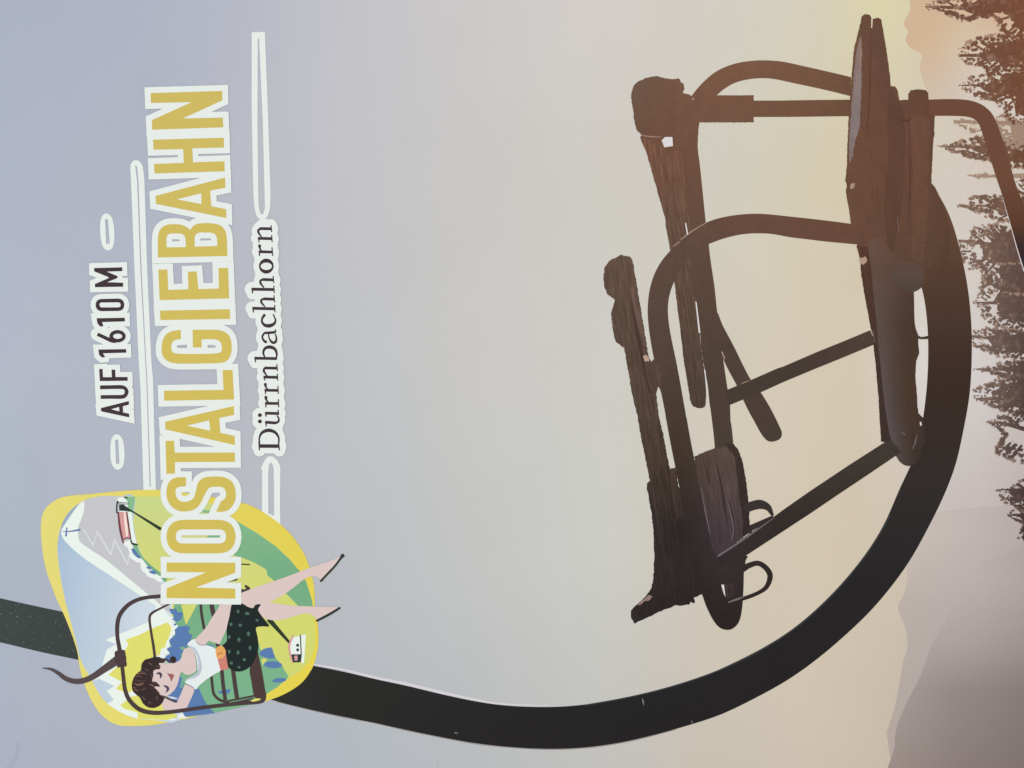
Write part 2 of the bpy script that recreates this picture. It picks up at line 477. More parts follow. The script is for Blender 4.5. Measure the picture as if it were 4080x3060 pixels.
def spruce(tip, up, low, mat, label, dense=1.0, spike=26, body=True):
    """a spruce lying on its side in the picture: tip to the left, foot beyond the right edge.
    up / low = outline points from tip to foot above / below the stem"""
    shapes = []; haze_ = []
    core = [tip] + low + list(reversed(up))
    cx = sum(p[0] for p in core)/len(core); cy = sum(p[1] for p in core)/len(core)
    if body:
        shr = [(p[0]*0.78 + 4210*0.22, p[1]*0.76 + cy*0.24) for p in core]
        shapes.append(pg(rough(smooth(shr, 3), 5.0, 9)))
    shapes.append(st([tip, (tip[0]+spike, tip[1]+1), (tip[0]+spike*3.0, tip[1]+2), (4150, cy)], [1.5, 6, 12, 22], 'b'))
    for side in (up, low):
        seq = [tip] + side
        for a, b in zip(seq, seq[1:]):
            d = math.hypot(b[0]-a[0], b[1]-a[1]); k = max(2, int(d/11*dense))
            for i in range(k):
                t = (i + random.random())/k
                x = a[0] + (b[0]-a[0])*t; y = a[1] + (b[1]-a[1])*t
                if x > 4225: continue
                grow_ = min(1.0, 0.35 + math.hypot(x-tip[0], y-tip[1])/110)
                for _ in range(3):
                    f = random.random() ** 1.5 * 0.55
                    xx = x + (max(x, cx) - x)*f*0.6 + random.uniform(-5, 9); yy = y + (cy - y)*f
                    r = random.uniform(4.5, 10.5)*grow_
                    xx = min(xx, 4215)
                    shapes.append(pg(tuft(xx, yy, r)))
                # a branch that sweeps back towards the crown
                if random.random() < 0.22:
                    shapes.append(st([(x, y), (min(x+22*grow_, 4220), y + (cy-y)*0.25), (min(x+44*grow_, 4222), y+(cy-y)*0.5)], [3, 8*grow_, 10*grow_], 'r'))
    for side in (up, low):                # paler tufts added beneath the crown to soften its edge like haze
        seq = [tip] + side
        for a, b in zip(seq, seq[1:]):
            d = math.hypot(b[0]-a[0], b[1]-a[1])
            for i in range(int(d/13*dense)):
                t = random.random(); x = a[0] + (b[0]-a[0])*t; y = a[1] + (b[1]-a[1])*t
                if x < 4190: haze_.append(pg(tuft(x + random.uniform(-9, 4), y + (y-cy)*0.04 + random.uniform(-5, 5), random.uniform(5, 10)*min(1.0, 0.4 + math.hypot(x-tip[0], y-tip[1])/110))))
    lv = LEVEL[0]
    LEVEL[0] += 1
    o = piece("spruce_tree", mat, shapes, page, label)
    # light that shows through the crown
    if haze_:
        g = piece("pale_fringe", t_mid, haze_, o, level=lv + 1); g["kind"] = "stuff"
    fl = []
    n = int(30*dense)
    for _ in range(n):
        s_ = random.choice((up, low)); q = random.choice(s_); t = random.uniform(0.15, 0.6)
        x = q[0] + random.uniform(-20, 90); y = q[1] + (cy - q[1])*t + random.uniform(-10, 10)
        if x < 4060 - 40*random.random(): fl.append(pg(tuft(x, y, random.choice((2.2, 3.0, 4.0, 5.5)))))
    if fl:
        g = piece("light_gap", t_fleck, fl, o); g["kind"] = "stuff"
    return o
def X(c, pts): return c(pts)
spruce(T1([(130,40)])[0], T1([(190,12),(300,-10),(500,-60),(940,-80)]), T1([(200,55),(290,95),(390,130),(440,60),(540,90),(585,150),(600,200),(760,240),(940,240)]), t_up, "dark spruce along the leaflet's upper right corner", 1.0)
spruce(T1([(326,330)])[0], T1([(340,290),(385,268),(430,230),(600,212),(940,205)]), T1([(345,362),(400,385),(470,392),(520,450),(560,420),(940,430)]), t_up, "stubby round-tipped spruce second from the top edge", 1.0, 12)
spruce(T1([(333,512)])[0], T1([(380,500),(405,465),(480,450),(560,400),(940,380)]), T1([(380,545),(450,582),(540,600),(600,650),(640,740),(940,760)]), t_up, "brown pointed spruce above the bend of the footrest tube", 1.0, 30)
spruce(T1([(296,730)])[0], T1([(330,715),(380,725),(450,735)]), T1([(330,745),(380,775),(450,800)]), t_pale, "faint thin spruce top inside the footrest bend", 0.5, 20, body=False)
spruce(T1([(560,700)])[0], T1([(600,690),(700,740),(940,760)]), T1([(570,780),(620,880),(700,900),(940,900)]), t_pale, "pale spruce just right of the footrest tube", 1.3, 12)
spruce(T1([(205,880)])[0], T1([(290,868),(380,840),(450,825),(560,850),(940,830)]), T1([(290,905),(380,940),(450,955),(520,965),(640,1010),(940,1000)]), t_up, "long pointed spruce inside the footrest bend", 1.0, 40)
spruce(T1([(380,1055)])[0], T1([(440,1048),(510,1046)]), T1([(440,1062),(515,1064)]), t_pale, "thin faint twig-like spruce tip between two pointed spruces", 0.3, 30, body=False)
spruce(T1([(690,1085)])[0], T1([(720,1070),(940,1060)]), T1([(700,1200),(720,1290),(940,1330)]), t_up, "dark spruce at the right edge behind the footrest tube", 0.8, 12)
spruce(T1([(318,1235)])[0], T1([(380,1225),(430,1180),(520,1178),(600,1180),(760,1190),(940,1190)]), T1([(390,1250),(450,1275),(540,1310),(600,1330),(760,1340),(940,1340)]), t_up, "pointed spruce left of the straight footrest tube", 1.0, 46)
spruce(T1([(330,1448)])[0], T1([(400,1460),(420,1385),(470,1365),(540,1360),(640,1320),(940,1310)]), T1([(365,1560),(415,1610),(470,1600),(480,1659),(540,1740),(940,1780)]), t_up, "wide bushy spruce between hanger and footrest tube", 1.3, 10)
spruce(T2([(418,158)])[0], T2([(470,90),(480,30),(560,-60),(940,-80)]), T2([(460,180),(470,230),(500,275),(580,300),(760,330),(940,330)]), t_up, "dense spruce right of the hanger's outer curve", 1.2, 26)
spruce(T2([(385,360)])[0], T2([(440,330),(520,320),(620,330),(940,320)]), T2([(430,425),(500,445),(600,480),(760,500),(940,500)]), t_up, "reddish spruce whose tip is hidden by the hanger", 1.2, 10)
spruce(T2([(425,558)])[0], T2([(500,555),(600,520),(940,500)]), T2([(500,570),(580,600),(680,640),(940,650)]), t_up, "grey spruce with a thin spike tip", 0.9, 36)
spruce(T2([(422,735)])[0], T2([(430,680),(500,655),(600,620),(760,600),(940,600)]), T2([(480,755),(570,795),(720,835),(940,840)]), t_up, "broad grey spruce with a blunt tip at mid height", 1.2, 18)
spruce(T2([(498,880)])[0], T2([(560,850),(620,840),(760,800),(940,800)]), T2([(560,890),(600,950),(590,1000),(550,1050),(620,1085),(700,1115),(940,1120)]), t_up, "open-crowned spruce with gaps between its branches", 1.3, 20, body=False)
spruce(T2([(560,1283)])[0], T2([(640,1278),(700,1240),(760,1200),(940,1200)]), T2([(590,1340),(650,1370),(700,1400),(760,1420),(940,1420)]), t_up, "dark spruce tip low on the right edge", 1.0, 36)
spruce(T2([(622,1435)])[0], T2([(670,1400),(760,1380),(940,1380)]), T2([(680,1470),(740,1490),(690,1560),(760,1600),(940,1600)]), t_up, "lowest and smallest spruce on the right edge", 1.0, 16)

# ================================================================== the photographed chairlift seat
chair_rows = [
 (250, [(2350,'#6E5850'),(2560,'#75594D'),(2750,'#80594A'),(3000,'#825A4B'),(3300,'#7C5648'),(3500,'#6C4A40'),(3900,'#6A4638')]),
 (600, [(2350,'#6E554B'),(2600,'#755043'),(2850,'#775346'),(3300,'#74503F'),(3600,'#704B40'),(3900,'#5E4034')]),
 (950, [(2350,'#665049'),(2700,'#664B43'),(3000,'#6C4C42'),(3400,'#6E4C40'),(3700,'#66473A'),(3960,'#513627')]),
 (1400,[(2350,'#5A4640'),(2600,'#5C4740'),(2800,'#57453E'),(3200,'#554340'),(3400,'#5A4742'),(3600,'#54433A'),(3800,'#46352D')]),
 (1800,[(2450,'#54443D'),(2700,'#47372F'),(2900,'#51433E'),(3200,'#4D403C'),(3550,'#4C403E'),(3700,'#40342F')]),
 (2100,[(2500,'#3F3535'),(2700,'#332A2A'),(2900,'#483C40'),(3100,'#403634'),(3400,'#3E3430')]),
 (2450,[(2500,'#332B2D'),(2800,'#302828'),(3100,'#382E2C')]),
]
def shift(rows, k):
    def f(h):
        h = h.lstrip('#'); return '#%02X%02X%02X' % tuple(max(0, min(255, int(int(h[i:i+2],16)*k[i//2]))) for i in (0,2,4))
    return [(v, [(u, f(h)) for u, h in r]) for v, r in rows]
chair_rows = shift(chair_rows[:3], (0.93, 0.96, 0.90)) + shift(chair_rows[3:5], (0.90, 0.92, 0.87)) + shift(chair_rows[5:], (0.84, 0.84, 0.82))
c_metal = ink("seat_photo_ink_tube", chair_rows, noise=0.10, mottle=0.07)
c_wood = ink("seat_photo_ink_wood", shift(chair_rows, (1.06, 1.06, 1.05)), noise=0.12, grain=(-9, 0.46), mottle=0.08)
c_slab = ink("seat_photo_ink_slab", chair_rows, noise=0.11, grain=(-3, 0.08), mottle=0.09)
def shift(rows, k):
    def f(h):
        h = h.lstrip('#'); return '#%02X%02X%02X' % tuple(max(0, min(255, int(int(h[i:i+2],16)*k[i//2]))) for i in (0,2,4))
    return [(v, [(u, f(h)) for u, h in r]) for v, r in rows]
c_wood_grey = ink("seat_photo_ink_wood_grey", shift(chair_rows, (1.22,1.21,1.24)), noise=0.09, grain=(-9, 0.42))
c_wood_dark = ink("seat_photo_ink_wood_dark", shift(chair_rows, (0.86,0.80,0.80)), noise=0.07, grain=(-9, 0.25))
c_tube_dark = ink("seat_photo_ink_tube_dark", shift(chair_rows, (0.93,0.95,0.93)), noise=0.10, mottle=0.06)
c_tube_grey = ink("seat_photo_ink_tube_grey", shift(chair_rows, (1.10,1.20,1.28)), noise=0.06)
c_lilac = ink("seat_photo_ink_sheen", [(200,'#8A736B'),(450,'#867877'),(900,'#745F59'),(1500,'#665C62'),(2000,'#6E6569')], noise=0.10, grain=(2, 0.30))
c_pale = ink("seat_photo_ink_pale", [(500,'#A08478'),(1300,'#B89C84'),(2300,'#A58F8A')], noise=0.08)
c_light = ink("seat_photo_gap", '#D8D4D2', noise=0.02)
hang_rows = [(780,'#664839'),(950,'#5E4434'),(1100,'#533C2F'),(1400,'#402F27'),(1500,'#3B2C25'),(1750,'#352B27'),(1950,'#302B29'),(2100,'#2B2828'),
             (2300,[(0,'#3E4543'),(600,'#3A3F3E'),(1300,'#2A2C29'),(3100,'#232122'),(3600,'#262425')]),
             (2900,[(0,'#3E4543'),(600,'#353A39'),(1300,'#272826'),(1900,'#242223'),(2600,'#222021'),(3200,'#242122')])]
c_hang = ink("hanger_photo_ink", hang_rows, noise=0.05, speck=('#75807D', 760))

lift = group_empty("chairlift_seat", page, "large photographed wooden chairlift seat on its curved steel hanger, shown lying on its side")
def even(path, step=14.0, sig=4.0):
    p = np.array(path, float); d = np.r_[0, np.cumsum(np.hypot(*np.diff(p, axis=0).T))]
    keep = np.r_[True, np.diff(d) > 1e-6]; p, d = p[keep], d[keep]
    t = np.arange(0, d[-1], step); q = np.c_[np.interp(t, d, p[:, 0]), np.interp(t, d, p[:, 1])]
    n = int(3*sig); k = np.exp(-0.5*(np.arange(-n, n+1)/sig)**2); k /= k.sum()
    pad = np.vstack([2*q[0] - q[n:0:-1], q, 2*q[-1] - q[-2:-n-2:-1]])
    return [tuple(r) for r in np.c_[np.convolve(pad[:, 0], k, 'valid'), np.convolve(pad[:, 1], k, 'valid')]]
def cp(name, mat, shapes, label=None): return pieces(name, mat, shapes, lift, label)

# footrest tube (runs down past the seat to the right edge)
foot_o = R1([(1200,915),(1330,915),(1500,910),(1650,914),(1760,934),(1850,978),(1922,1050),(1972,1160),(2022,1300),(2080,1490),(2125,1659)]) + R2([(2212,330),(2300,640),(2480,1300)])
foot_i = R1([(1200,1064),(1392,1064),(1550,1064),(1690,1072),(1760,1098),(1802,1150),(1850,1290),(1900,1450),(1960,1640)]) + R2([(2010,222),(2080,470),(2150,720),(2212,925),(2330,1300)])
fo = catmull(foot_o, False, 5); fi = catmull(foot_i, False, 5)
fo = [p for p in fo if p[0] < 4228]; fi = [p for p in fi if p[0] < 4228]
foot_mat = ink("footrest_photo_ink", [(300,'#6B4838'),(700,'#6D4938'),(880,'#5D3E2C'),(980,'#3A2A28'),(1100,'#2E2430')], noise=0.06)
cp("footrest_tube", foot_mat, [pg(fo + fi[::-1])])
cp("edge_glint", c_light, [st(R2([(2010,228),(2080,475),(2150,722),(2212,922)]), [1,2.5,3.5,4])])

# hanger
top = catmull(H0([(-345,22),(0,100),(130,130),(300,166),(450,200),(700,250)]) + H1([(-400,560),(-100,625),(345,722),(600,768),(900,842),(1200,903),(1500,978),(1800,1042),(2060,1084)])
              + H2([(300,1100),(600,1095),(900,1057),(1300,978),(1600,897),(1900,800)]) + R4([(0,1046),(200,950),(400,830),(560,700),(720,540),(860,370),(960,220),(1040,60)])
              + R3([(1030,1520),(1100,1380),(1200,1180),(1260,960),(1300,700),(1322,500),(1333,300),(1333,0)]) + R2([(1325,1400),(1305,1200),(1278,1060),(1180,800),(1150,400),(1200,180)]), False, 5)
bot = catmull(H0([(-345,425),(0,505),(200,551),(350,590),(500,622),(720,664),(1200,780)]) + H1([(-600,880),(0,1046),(300,1120),(600,1186),(900,1242),(1200,1312),(1500,1372),(1800,1430)])
              + H2([(0,1461),(400,1486),(800,1470),(1200,1405),(1600,1300),(1900,1210)]) + R4([(0,1330),(200,1230),(400,1120),(600,975),(800,800),(940,660),(1120,430),(1230,240),(1300,100)])
              + R3([(1415,1655),(1480,1500),(1560,1310),(1612,1130),(1662,870),(1702,680),(1726,450),(1734,150)]) + R2([(1733,1450),(1702,1100),(1650,830),(1592,600),(1520,370),(1440,240),(1395,168)]), False, 5)
top = even(top); bot = even(bot)
cp("hanger", c_hang, [pg(top + bot[::-1])], "thick dark steel hanger curving round below the seat")
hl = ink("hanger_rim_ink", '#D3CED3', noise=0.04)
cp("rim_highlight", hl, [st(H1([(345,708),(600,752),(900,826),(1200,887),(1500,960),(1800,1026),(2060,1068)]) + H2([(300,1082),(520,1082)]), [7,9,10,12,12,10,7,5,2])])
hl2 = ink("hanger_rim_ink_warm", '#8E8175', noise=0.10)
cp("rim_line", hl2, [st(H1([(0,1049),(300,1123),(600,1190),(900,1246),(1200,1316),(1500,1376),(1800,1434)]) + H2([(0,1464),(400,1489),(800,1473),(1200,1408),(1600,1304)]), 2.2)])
cp("edge_light", ink("hanger_edge_ink", '#3A3D3E', noise=0.08), [st(even(catmull(H2([(760,1082),(900,1066),(1300,987),(1600,906),(1900,809)]) + R4([(4,1058),(204,963),(406,842),(566,712),(728,550),(868,380),(968,230),(1040,80)]), False, 5), 30), 5.0, 'b', False)])
cp("scratch", ink("scratch_ink", '#77767A'), [st(H2([(1288,1018),(1296,1050),(1302,1085)]), [1.5,6,1.5]), st(H1([(1640,1335),(1665,1340)]), 4), st(H2([(1742,1225),(1748,1248)]), 3)])

# upper armrest, bar and sleeve
arm_o = catmull(C3([(895,350),(960,262),(1050,170),(1150,92),(1300,32),(1420,9),(1550,0),(1700,6)]) + R1([(0,565),(200,610),(400,655),(640,712)]), False, 5)
arm_i = catmull(C3([(1120,345),(1150,308),(1220,255),(1300,207),(1400,180),(1550,162),(1700,175)]) + R1([(0,742),(200,785),(400,828),(640,888)]), False, 5)
cp("armrest_tube", c_metal, [pg(even(arm_o, 8, 3) + even(arm_i, 8, 3)[::-1])])
cp("safety_bar", c_metal, [pg(C3([(1470,371),(2212,369)]) + R1([(0,921),(640,915),(640,1066),(0,1074)]) + C3([(2212,520),(1470,521)]))])
cp("bar_sleeve", c_metal, [pg(rough(C3([(930,322),(1482,322),(1482,571),(930,571)]), 0.8))])

# back rails seen behind
back_post = catmull(C3([(700,600),(985,560)]), False, 1)
cp("back_rail", c_metal, [pg(catmull(C3([(985,560),(966,700),(970,830),(987,960),(1007,1150),(1027,1350),(1043,1500),(1060,1600)]) + C2([(1076,105),(1096,250),(1121,420),(1147,660),(1180,900),(1205,1110),(1240,1350),(1262,1480),(1268,1640)]) + C1([(1280,150),(1295,310),(1300,420)]), False, 4)
   + catmull(C1([(1128,420),(1118,250),(1088,0)]) + C2([(1075,1480),(1060,1330),(1032,1180),(1000,1000),(990,845),(965,650),(950,555)]) + C2([(860,300),(800,-100)]) + C3([(780,1400),(700,1100),(680,760)]), False, 4))])
cp("release_lever", c_metal, [pg(catmull(C2([(1143,655),(1200,782),(1300,970),(1440,1250),(1552,1400),(1640,1545)]) + C1([(1715,130),(1740,195),(1722,250),(1655,276),(1600,262),(1545,195),(1490,95),(1440,5)]) + C2([(1390,1470),(1330,1335),(1215,1115),(1178,970),(1120,800)]), True, 5))])
cp("pale_edge", c_pale, [st(C2([(1365,1318),(1400,1300),(1445,1285)]), 5), st(C2([(1190,1020),(1215,1080)]), 4)])  # thin pale strips along the edge
cp("backrest_plank", c_wood, [pg(rough(catmull(C3([(452,680),(490,830),(540,1000),(590,1180),(640,1350),(668,1450),(680,1560)]) + C2([(703,20),(712,85),(735,250),(752,370),(780,600),(812,850),(840,1100),(872,1300),(902,1470),(940,1526),(1030,1524),(1044,1400),(1028,1190),(1000,1000),(985,845),(948,560),(900,300),(900,0)]) + C3([(900,1500),(850,1100),(800,760),(700,680)]), True, 4), 1.2, 7))])

# middle armrest tube that bends down into the long rail
mo = C2([(860,-30),(800,10),(720,82),(640,172),(572,290),(527,430),(506,600),(513,760),(540,950),(565,1080),(598,1240),(640,1430),(680,1640)])
mi_ = C2([(1110,10),(1000,60),(880,150),(800,260),(745,385),(702,500),(690,650),(716,850),(765,1080),(812,1330),(866,1640)])
mo2 = C1([(700,200),(760,500),(800,700),(840,900),(870,1200)]); mi2 = C1([(900,250),(936,440),(990,660),(1042,900),(1100,1170),(1180,1360)])
arm2_o = catmull(R2([(690,500),(620,487),(300,447),(0,415)]) + C3([(1550,1408),(1400,1412),(1250,1430),(1100,1465),(1000,1510),(900,1580)]) + mo + mo2, False, 4)
arm2_i = catmull(R2([(720,682),(670,676),(400,652),(200,627),(0,605)]) + C3([(1700,1595),(1550,1588),(1400,1592),(1250,1622)]) + mi_ + mi2, False, 4)
cp("armrest_tube", c_metal, [pg(even(arm2_o, 8, 4) + even(arm2_i, 8, 4)[::-1])])
cp("pale_edge", c_pale, [st(C3([(815,1645),(900,1580),(960,1540),(1040,1495)]), [3,4,3,3]), st(C2([(740,50),(800,10)]), 3)])

# head block at the top end of the backrest
hb = C3([(358,365),(358,300),(375,240),(420,192),(500,162),(590,145),(650,160),(720,175),(798,168),(812,205),(838,218),(848,262),(830,300),(895,315),(925,360),(985,480),(985,570),(966,700),(966,830),(700,830),(560,760),(455,688),(405,640),(386,560),(376,450)])
cp("end_block", c_metal, [pg(rough(hb, 1.5, 8))])
cp("pale_edge", c_pale, [st(C3([(455,690),(540,702),(630,705)]), [3,4,2])])
cp("sky_gap", c_light, [pg(C3([(637,735),(668,705),(735,705),(740,788),(660,800)])), pg(C3([(850,1493),(862,1496),(880,1598),(868,1602)])),
                        pg(C2([(946,558),(957,560),(992,842),(976,845)])), pg(C2([(1028,1180),(1038,1185),(1058,1400),(1050,1420)]))])

# lower backrest plank with its jagged top
lp = C2([(240,140),(262,128),(345,145),(362,165),(378,230),(400,350),(442,600),(490,900),(515,1050),(540,1112),(562,1085),(640,1200),(640,1400),(604,1338),(588,1410),(600,1520),(615,1640)])
lp += C1([(650,200),(690,420),(712,525),(800,700),(900,900),(960,1200),(1000,1400)]) + C0([(1030,1000),(1005,1168),(930,1205),(945,1246),(930,1254),(905,1240),(890,1262),(820,1277),(770,1270),(620,1330),(500,1388),(385,1438),(352,1375),(355,1325),(392,1278),(480,1200),(540,1118),(562,1000),(570,800),(560,600),(545,440),(525,330),(512,240),(498,180),(505,150),(528,128)])
lp += C1([(505,520),(480,400),(440,200),(408,10)]) + C2([(385,1500),(360,1380),(322,1150),(292,985),(212,925),(182,770),(170,665),(195,600),(205,540),(140,492),(110,420),(102,320),(115,235),(150,186),(190,165)])
cp("backrest_plank", c_wood, [pg(rough(lp, 1.6, 7))])
cp("plank_edge", c_wood_grey, [pg(C2([(345,430),(372,420),(412,600),(455,760),(490,960),(470,960),(420,780),(370,600)])),
     st(C1([(545,680),(575,850),(600,1000),(640,1200),(690,1450)]), [2,7,8,7,3], 'r'), st(C1([(560,60),(590,250),(640,500)]), [2,6,2]),
     st(C0([(700,860),(730,1000),(745,1180)]), [3,8,3]), st(C0([(620,640),(635,700)]), 9)])
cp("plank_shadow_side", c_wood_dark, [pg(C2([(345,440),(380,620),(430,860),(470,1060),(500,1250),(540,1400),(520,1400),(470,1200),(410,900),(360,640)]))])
cp("bolt", c_pale, [pg(C2([(465,1055),(495,1045),(525,1080),(520,1105),(480,1105)]))])
cp("plank_end_chip", ink("chip_ink", '#8E7672', noise=0.25), [pg(rough(C0([(440,1235),(520,1175),(560,1190),(540,1215),(470,1245),(420,1275)]), 3, 6))])
cp("short_batten", c_wood_grey, [pg(rough(C1([(712,525),(762,512),(800,740),(828,880),(846,955),(830,1002),(770,990),(740,800),(715,640)]), 1.5, 7))])
# big grained board
cp("seat_end_board", c_wood_grey, [pg(rough(C1([(935,418),(1000,380),(1060,362),(1120,338),(1200,330),(1290,300),(1340,350),(1382,480),(1412,650),(1432,820),(1442,1030),(1460,1100),(1390,1150),(1150,1335),(1098,1260),(1060,1080),(1012,850),(965,600)]), 1.6, 7))])
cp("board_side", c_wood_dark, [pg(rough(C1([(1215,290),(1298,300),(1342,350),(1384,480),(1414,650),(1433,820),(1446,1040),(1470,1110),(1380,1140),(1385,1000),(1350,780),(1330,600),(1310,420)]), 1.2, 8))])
cp("board_grain", c_wood_dark, [st(C1([(1140,470),(1180,650),(1210,850),(1250,1060)]), [2,6,7,2]), st(C1([(1040,500),(1075,660)]), [2,5]), st(C1([(1260,820),(1290,1000),(1290,1180)]), [2,5,2])])
cp("board_grain", c_lilac, [st(C1([(1245,840),(1275,960),(1295,1090),(1280,1180)]), [2,4,4,2]), st(C1([(1000,700),(1040,930),(1080,1120)]), [2,4,2])])
# dark long rail and its rounded foot
cp("long_rail", c_metal, [pg(catmull(C1([(672,40),(703,200),(762,500),(803,700),(845,950),(780,1000),(800,1200)]) + C0([(870,720),(905,860),(960,1060),(1010,1180),(1050,1290),(1110,1408),(1172,1478),(1250,1497),(1312,1468),(1355,1400),(1378,1270),(1388,1100),(1392,960),(1408,860),(1412,815),(1180,810),(1098,750),(1058,570),(1010,340),(960,100)]) + C1([(936,440),(899,250),(866,60)]), False, 4))])
cp("sky_gap", c_light, [pg(C0([(1183,1083),(1208,1080),(1222,1195),(1205,1160)]))])
cp("bracket_plate", c_wood_grey, [pg(C0([(1208,1075),(1290,1065),(1310,1130),(1285,1190),(1235,1205),(1222,1150)]))])
cp("wire_hook", c_tube_dark, [st(C1([(1430,880),(1480,862),(1545,852),(1612,880),(1652,945)]), [36,37,36,26,12])])
cp("wire_hook", c_tube_dark, [st(C0([(1385,935),(1440,905),(1520,885),(1590,925),(1632,1000),(1600,1100),(1520,1158),(1400,1205),(1245,1250)]), [26,22,20,21,22,18,15,15,10])])
cp("wire_glint", c_lilac, [st(C0([(1400,1188),(1330,1215),(1250,1243)]), [3,8,5])])
cp("hook_rod", c_tube_dark, [pg(C1([(1440,1045),(1650,955),(1680,975),(1440,1110)]))])

# struts
s1t = C2([(1235,1368),(1440,1284),(1700,1170)]) + R3([(0,325),(300,195),(560,90),(800,-10)])
s1b = R3([(850,118),(820,128),(560,237),(300,342),(0,467)]) + C2([(1555,1386),(1265,1505),(1225,1440)])
cp("strut", c_tube_dark, [pg(s1t + s1b)])

# seat: slab, planks and the round beam under it
seat = R1([(710,212),(720,150),(748,130),(795,138),(810,165),(806,255),(818,258),(822,174),(868,164),(903,180),(915,262),(940,400),(975,640),(990,790),(1025,795),(1048,818),(1066,920),(1150,915),(1150,862),(1172,830),(1240,820),(1310,830),(1332,855),(1336,915),(1345,1050),(1392,1068),(1385,1200),(1392,1240),(1380,1270),(1372,1450),(1362,1640)])
seat += R2([(1362,112),(1400,160),(1460,300),(1540,560),(1500,900),(1290,1060),(1278,1068),(1185,1112),(1192,1200),(1200,1350),(1214,1450),(1240,1510),(1238,1620)])
seat += R3([(1236,92),(1250,200),(1222,270),(1214,400),(1228,600),(1240,750),(1290,800),(1300,1000),(1230,1205),(1152,1237),(1090,1216),(1042,1155),(985,1030),(930,1016),(898,1012),(900,930),(886,800),(876,600),(850,300),(830,150),(820,20)])
seat += R2([(805,1450),(780,1300),(745,1130),(716,950),(706,810),(682,700),(655,600),(622,485),(608,370),(590,290),(576,190),(585,130),(572,90),(578,30)]) + R1([(585,1520),(592,1300),(600,1110),(615,900),(630,680),(648,480),(656,425),(700,255)])
cp("seat_slab", c_slab, [pg(rough(seat, 1.1, 8))])
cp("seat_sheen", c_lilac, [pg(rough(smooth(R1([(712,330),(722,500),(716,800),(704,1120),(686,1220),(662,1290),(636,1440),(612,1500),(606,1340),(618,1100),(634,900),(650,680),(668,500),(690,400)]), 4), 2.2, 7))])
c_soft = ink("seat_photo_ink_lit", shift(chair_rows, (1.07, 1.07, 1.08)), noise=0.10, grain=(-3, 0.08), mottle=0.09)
c_soft2 = ink("seat_photo_ink_shade", shift(chair_rows, (0.93, 0.93, 0.93)), noise=0.10, grain=(-3, 0.08), mottle=0.09)  # lit and shaded copies of the seat ink, for painted soft shading
cp("shaded_slat", c_soft2, [pg(rough(smooth(R1([(985,830),(1060,930),(1110,1040),(1120,1300),(1110,1600)]) + R2([(1100,200),(1060,500),(1000,760),(940,560),(930,200)]) + R1([(960,1500),(960,1200),(965,950)]), 4), 1.5, 8))])
cp("lit_post", c_soft, [pg(rough(smooth(R1([(1170,850),(1310,850),(1328,1000),(1345,1200),(1335,1500)]) + R2([(1330,120),(1320,420),(1290,780),(1180,800),(1190,420),(1195,120)]) + R1([(1190,1500),(1185,1200),(1165,1060)]), 4), 1.2, 8))])
cp("slat_joint", c_wood_dark, [st(R1([(1150,1100),(1165,1400)]) + R2([(1165,120),(1150,500)]), [2,4,4,2]), st(R2([(860,150),(880,400)]), [2,3])])
cp("seat_plank", c_metal, [pg(R1([(720,160),(805,165),(802,600),(790,1000),(770,1150),(735,1150),(718,1000),(728,520)]))])
cp("plank_joint", c_wood_dark, [st(R1([(806,260),(800,600),(788,1000),(765,1200)]), [2,3,4,2]), st(R1([(1010,1080),(1130,1110),(1180,1085)]), [2,7,3]), st(R1([(765,1150),(775,1200)]), 4)])
cp("seat_bracket", c_metal, [pg(R1([(1150,862),(1172,830),(1240,820),(1310,830),(1332,855),(1337,930),(1330,1060),(1180,1060),(1130,1010),(1150,930)])), ])
cp("front_edge", c_wood_dark, [pg(rough(R2([(672,690),(775,700),(810,900),(830,1150),(870,1500)]) + R3([(860,60),(880,200),(920,560),(960,850),(985,1010),(900,1010),(886,800),(876,600),(850,300),(822,40)]) + R2([(806,1450),(745,1130),(706,810)]), 1.0, 8))])
beam_rows = [(930, [(3440,'#66503F'),(3500,'#694C40'),(3600,'#654839'),(3680,'#5A4034')]), (1080, [(3440,'#5F4D43'),(3500,'#604A3F'),(3600,'#564136'),(3680,'#4A362C')]), (1300, [(3480,'#5C4E48'),(3530,'#54453D'),(3600,'#4A382D'),(3680,'#45332A')]),
             (1600, [(3520,'#5C5150'),(3560,'#4E423D'),(3620,'#493629'),(3680,'#46342C')]), (1850, [(3540,'#5E575E'),(3590,'#4C423F'),(3640,'#3E322C'),(3700,'#38302F')])]
c_beam = ink("beam_photo_ink", beam_rows, noise=0.06, grain=(-9, 0.08))
cp("round_beam", c_beam, [pg(catmull(R2([(775,680),(800,640),(900,620),(1000,760),(1180,900),(1200,1120),(1205,1350),(1218,1450),(1240,1515),(1238,1620)]) + R3([(1236,92),(1248,200),(1222,270),(1214,400),(1228,600),(1240,750),(1285,820),(1290,1000),(1225,1200),(1152,1236),(1090,1214),(1042,1150),(985,960),(960,850),(920,560),(880,150),(868,20)]) + R2([(845,1280),(820,1000),(800,820)]), True, 4))])
c_dome = ink("dome_photo_ink", [(1020,'#60463A'),(1090,'#58483E'),(1170,'#4E4137')], noise=0.05)
cp("beam_cap", c_dome, [pg(smooth(R2([(990,860),(1120,830),(1260,870),(1290,960),(1275,1065),(1185,1115),(1080,1080),(1000,1000)]), 5))])
cp("chip", c_pale, [pg(rough(R2([(700,800),(760,790),(770,830),(740,865),(705,850)]), 2, 5)), pg(R2([(620,120),(660,115),(650,160),(615,170)]))], None)
cp("seat_glint", c_lilac, [st(R3([(1080,925),(1120,950)]), [3,4]), st(R3([(1230,940),(1215,1010),(1190,1080)]), [2,6,3]), st(R2([(1050,420),(1058,560)]), [2,4]), st(R3([(830,0),(838,100)]), [4,4])])  # pale highlight slivers put into the seat's ink
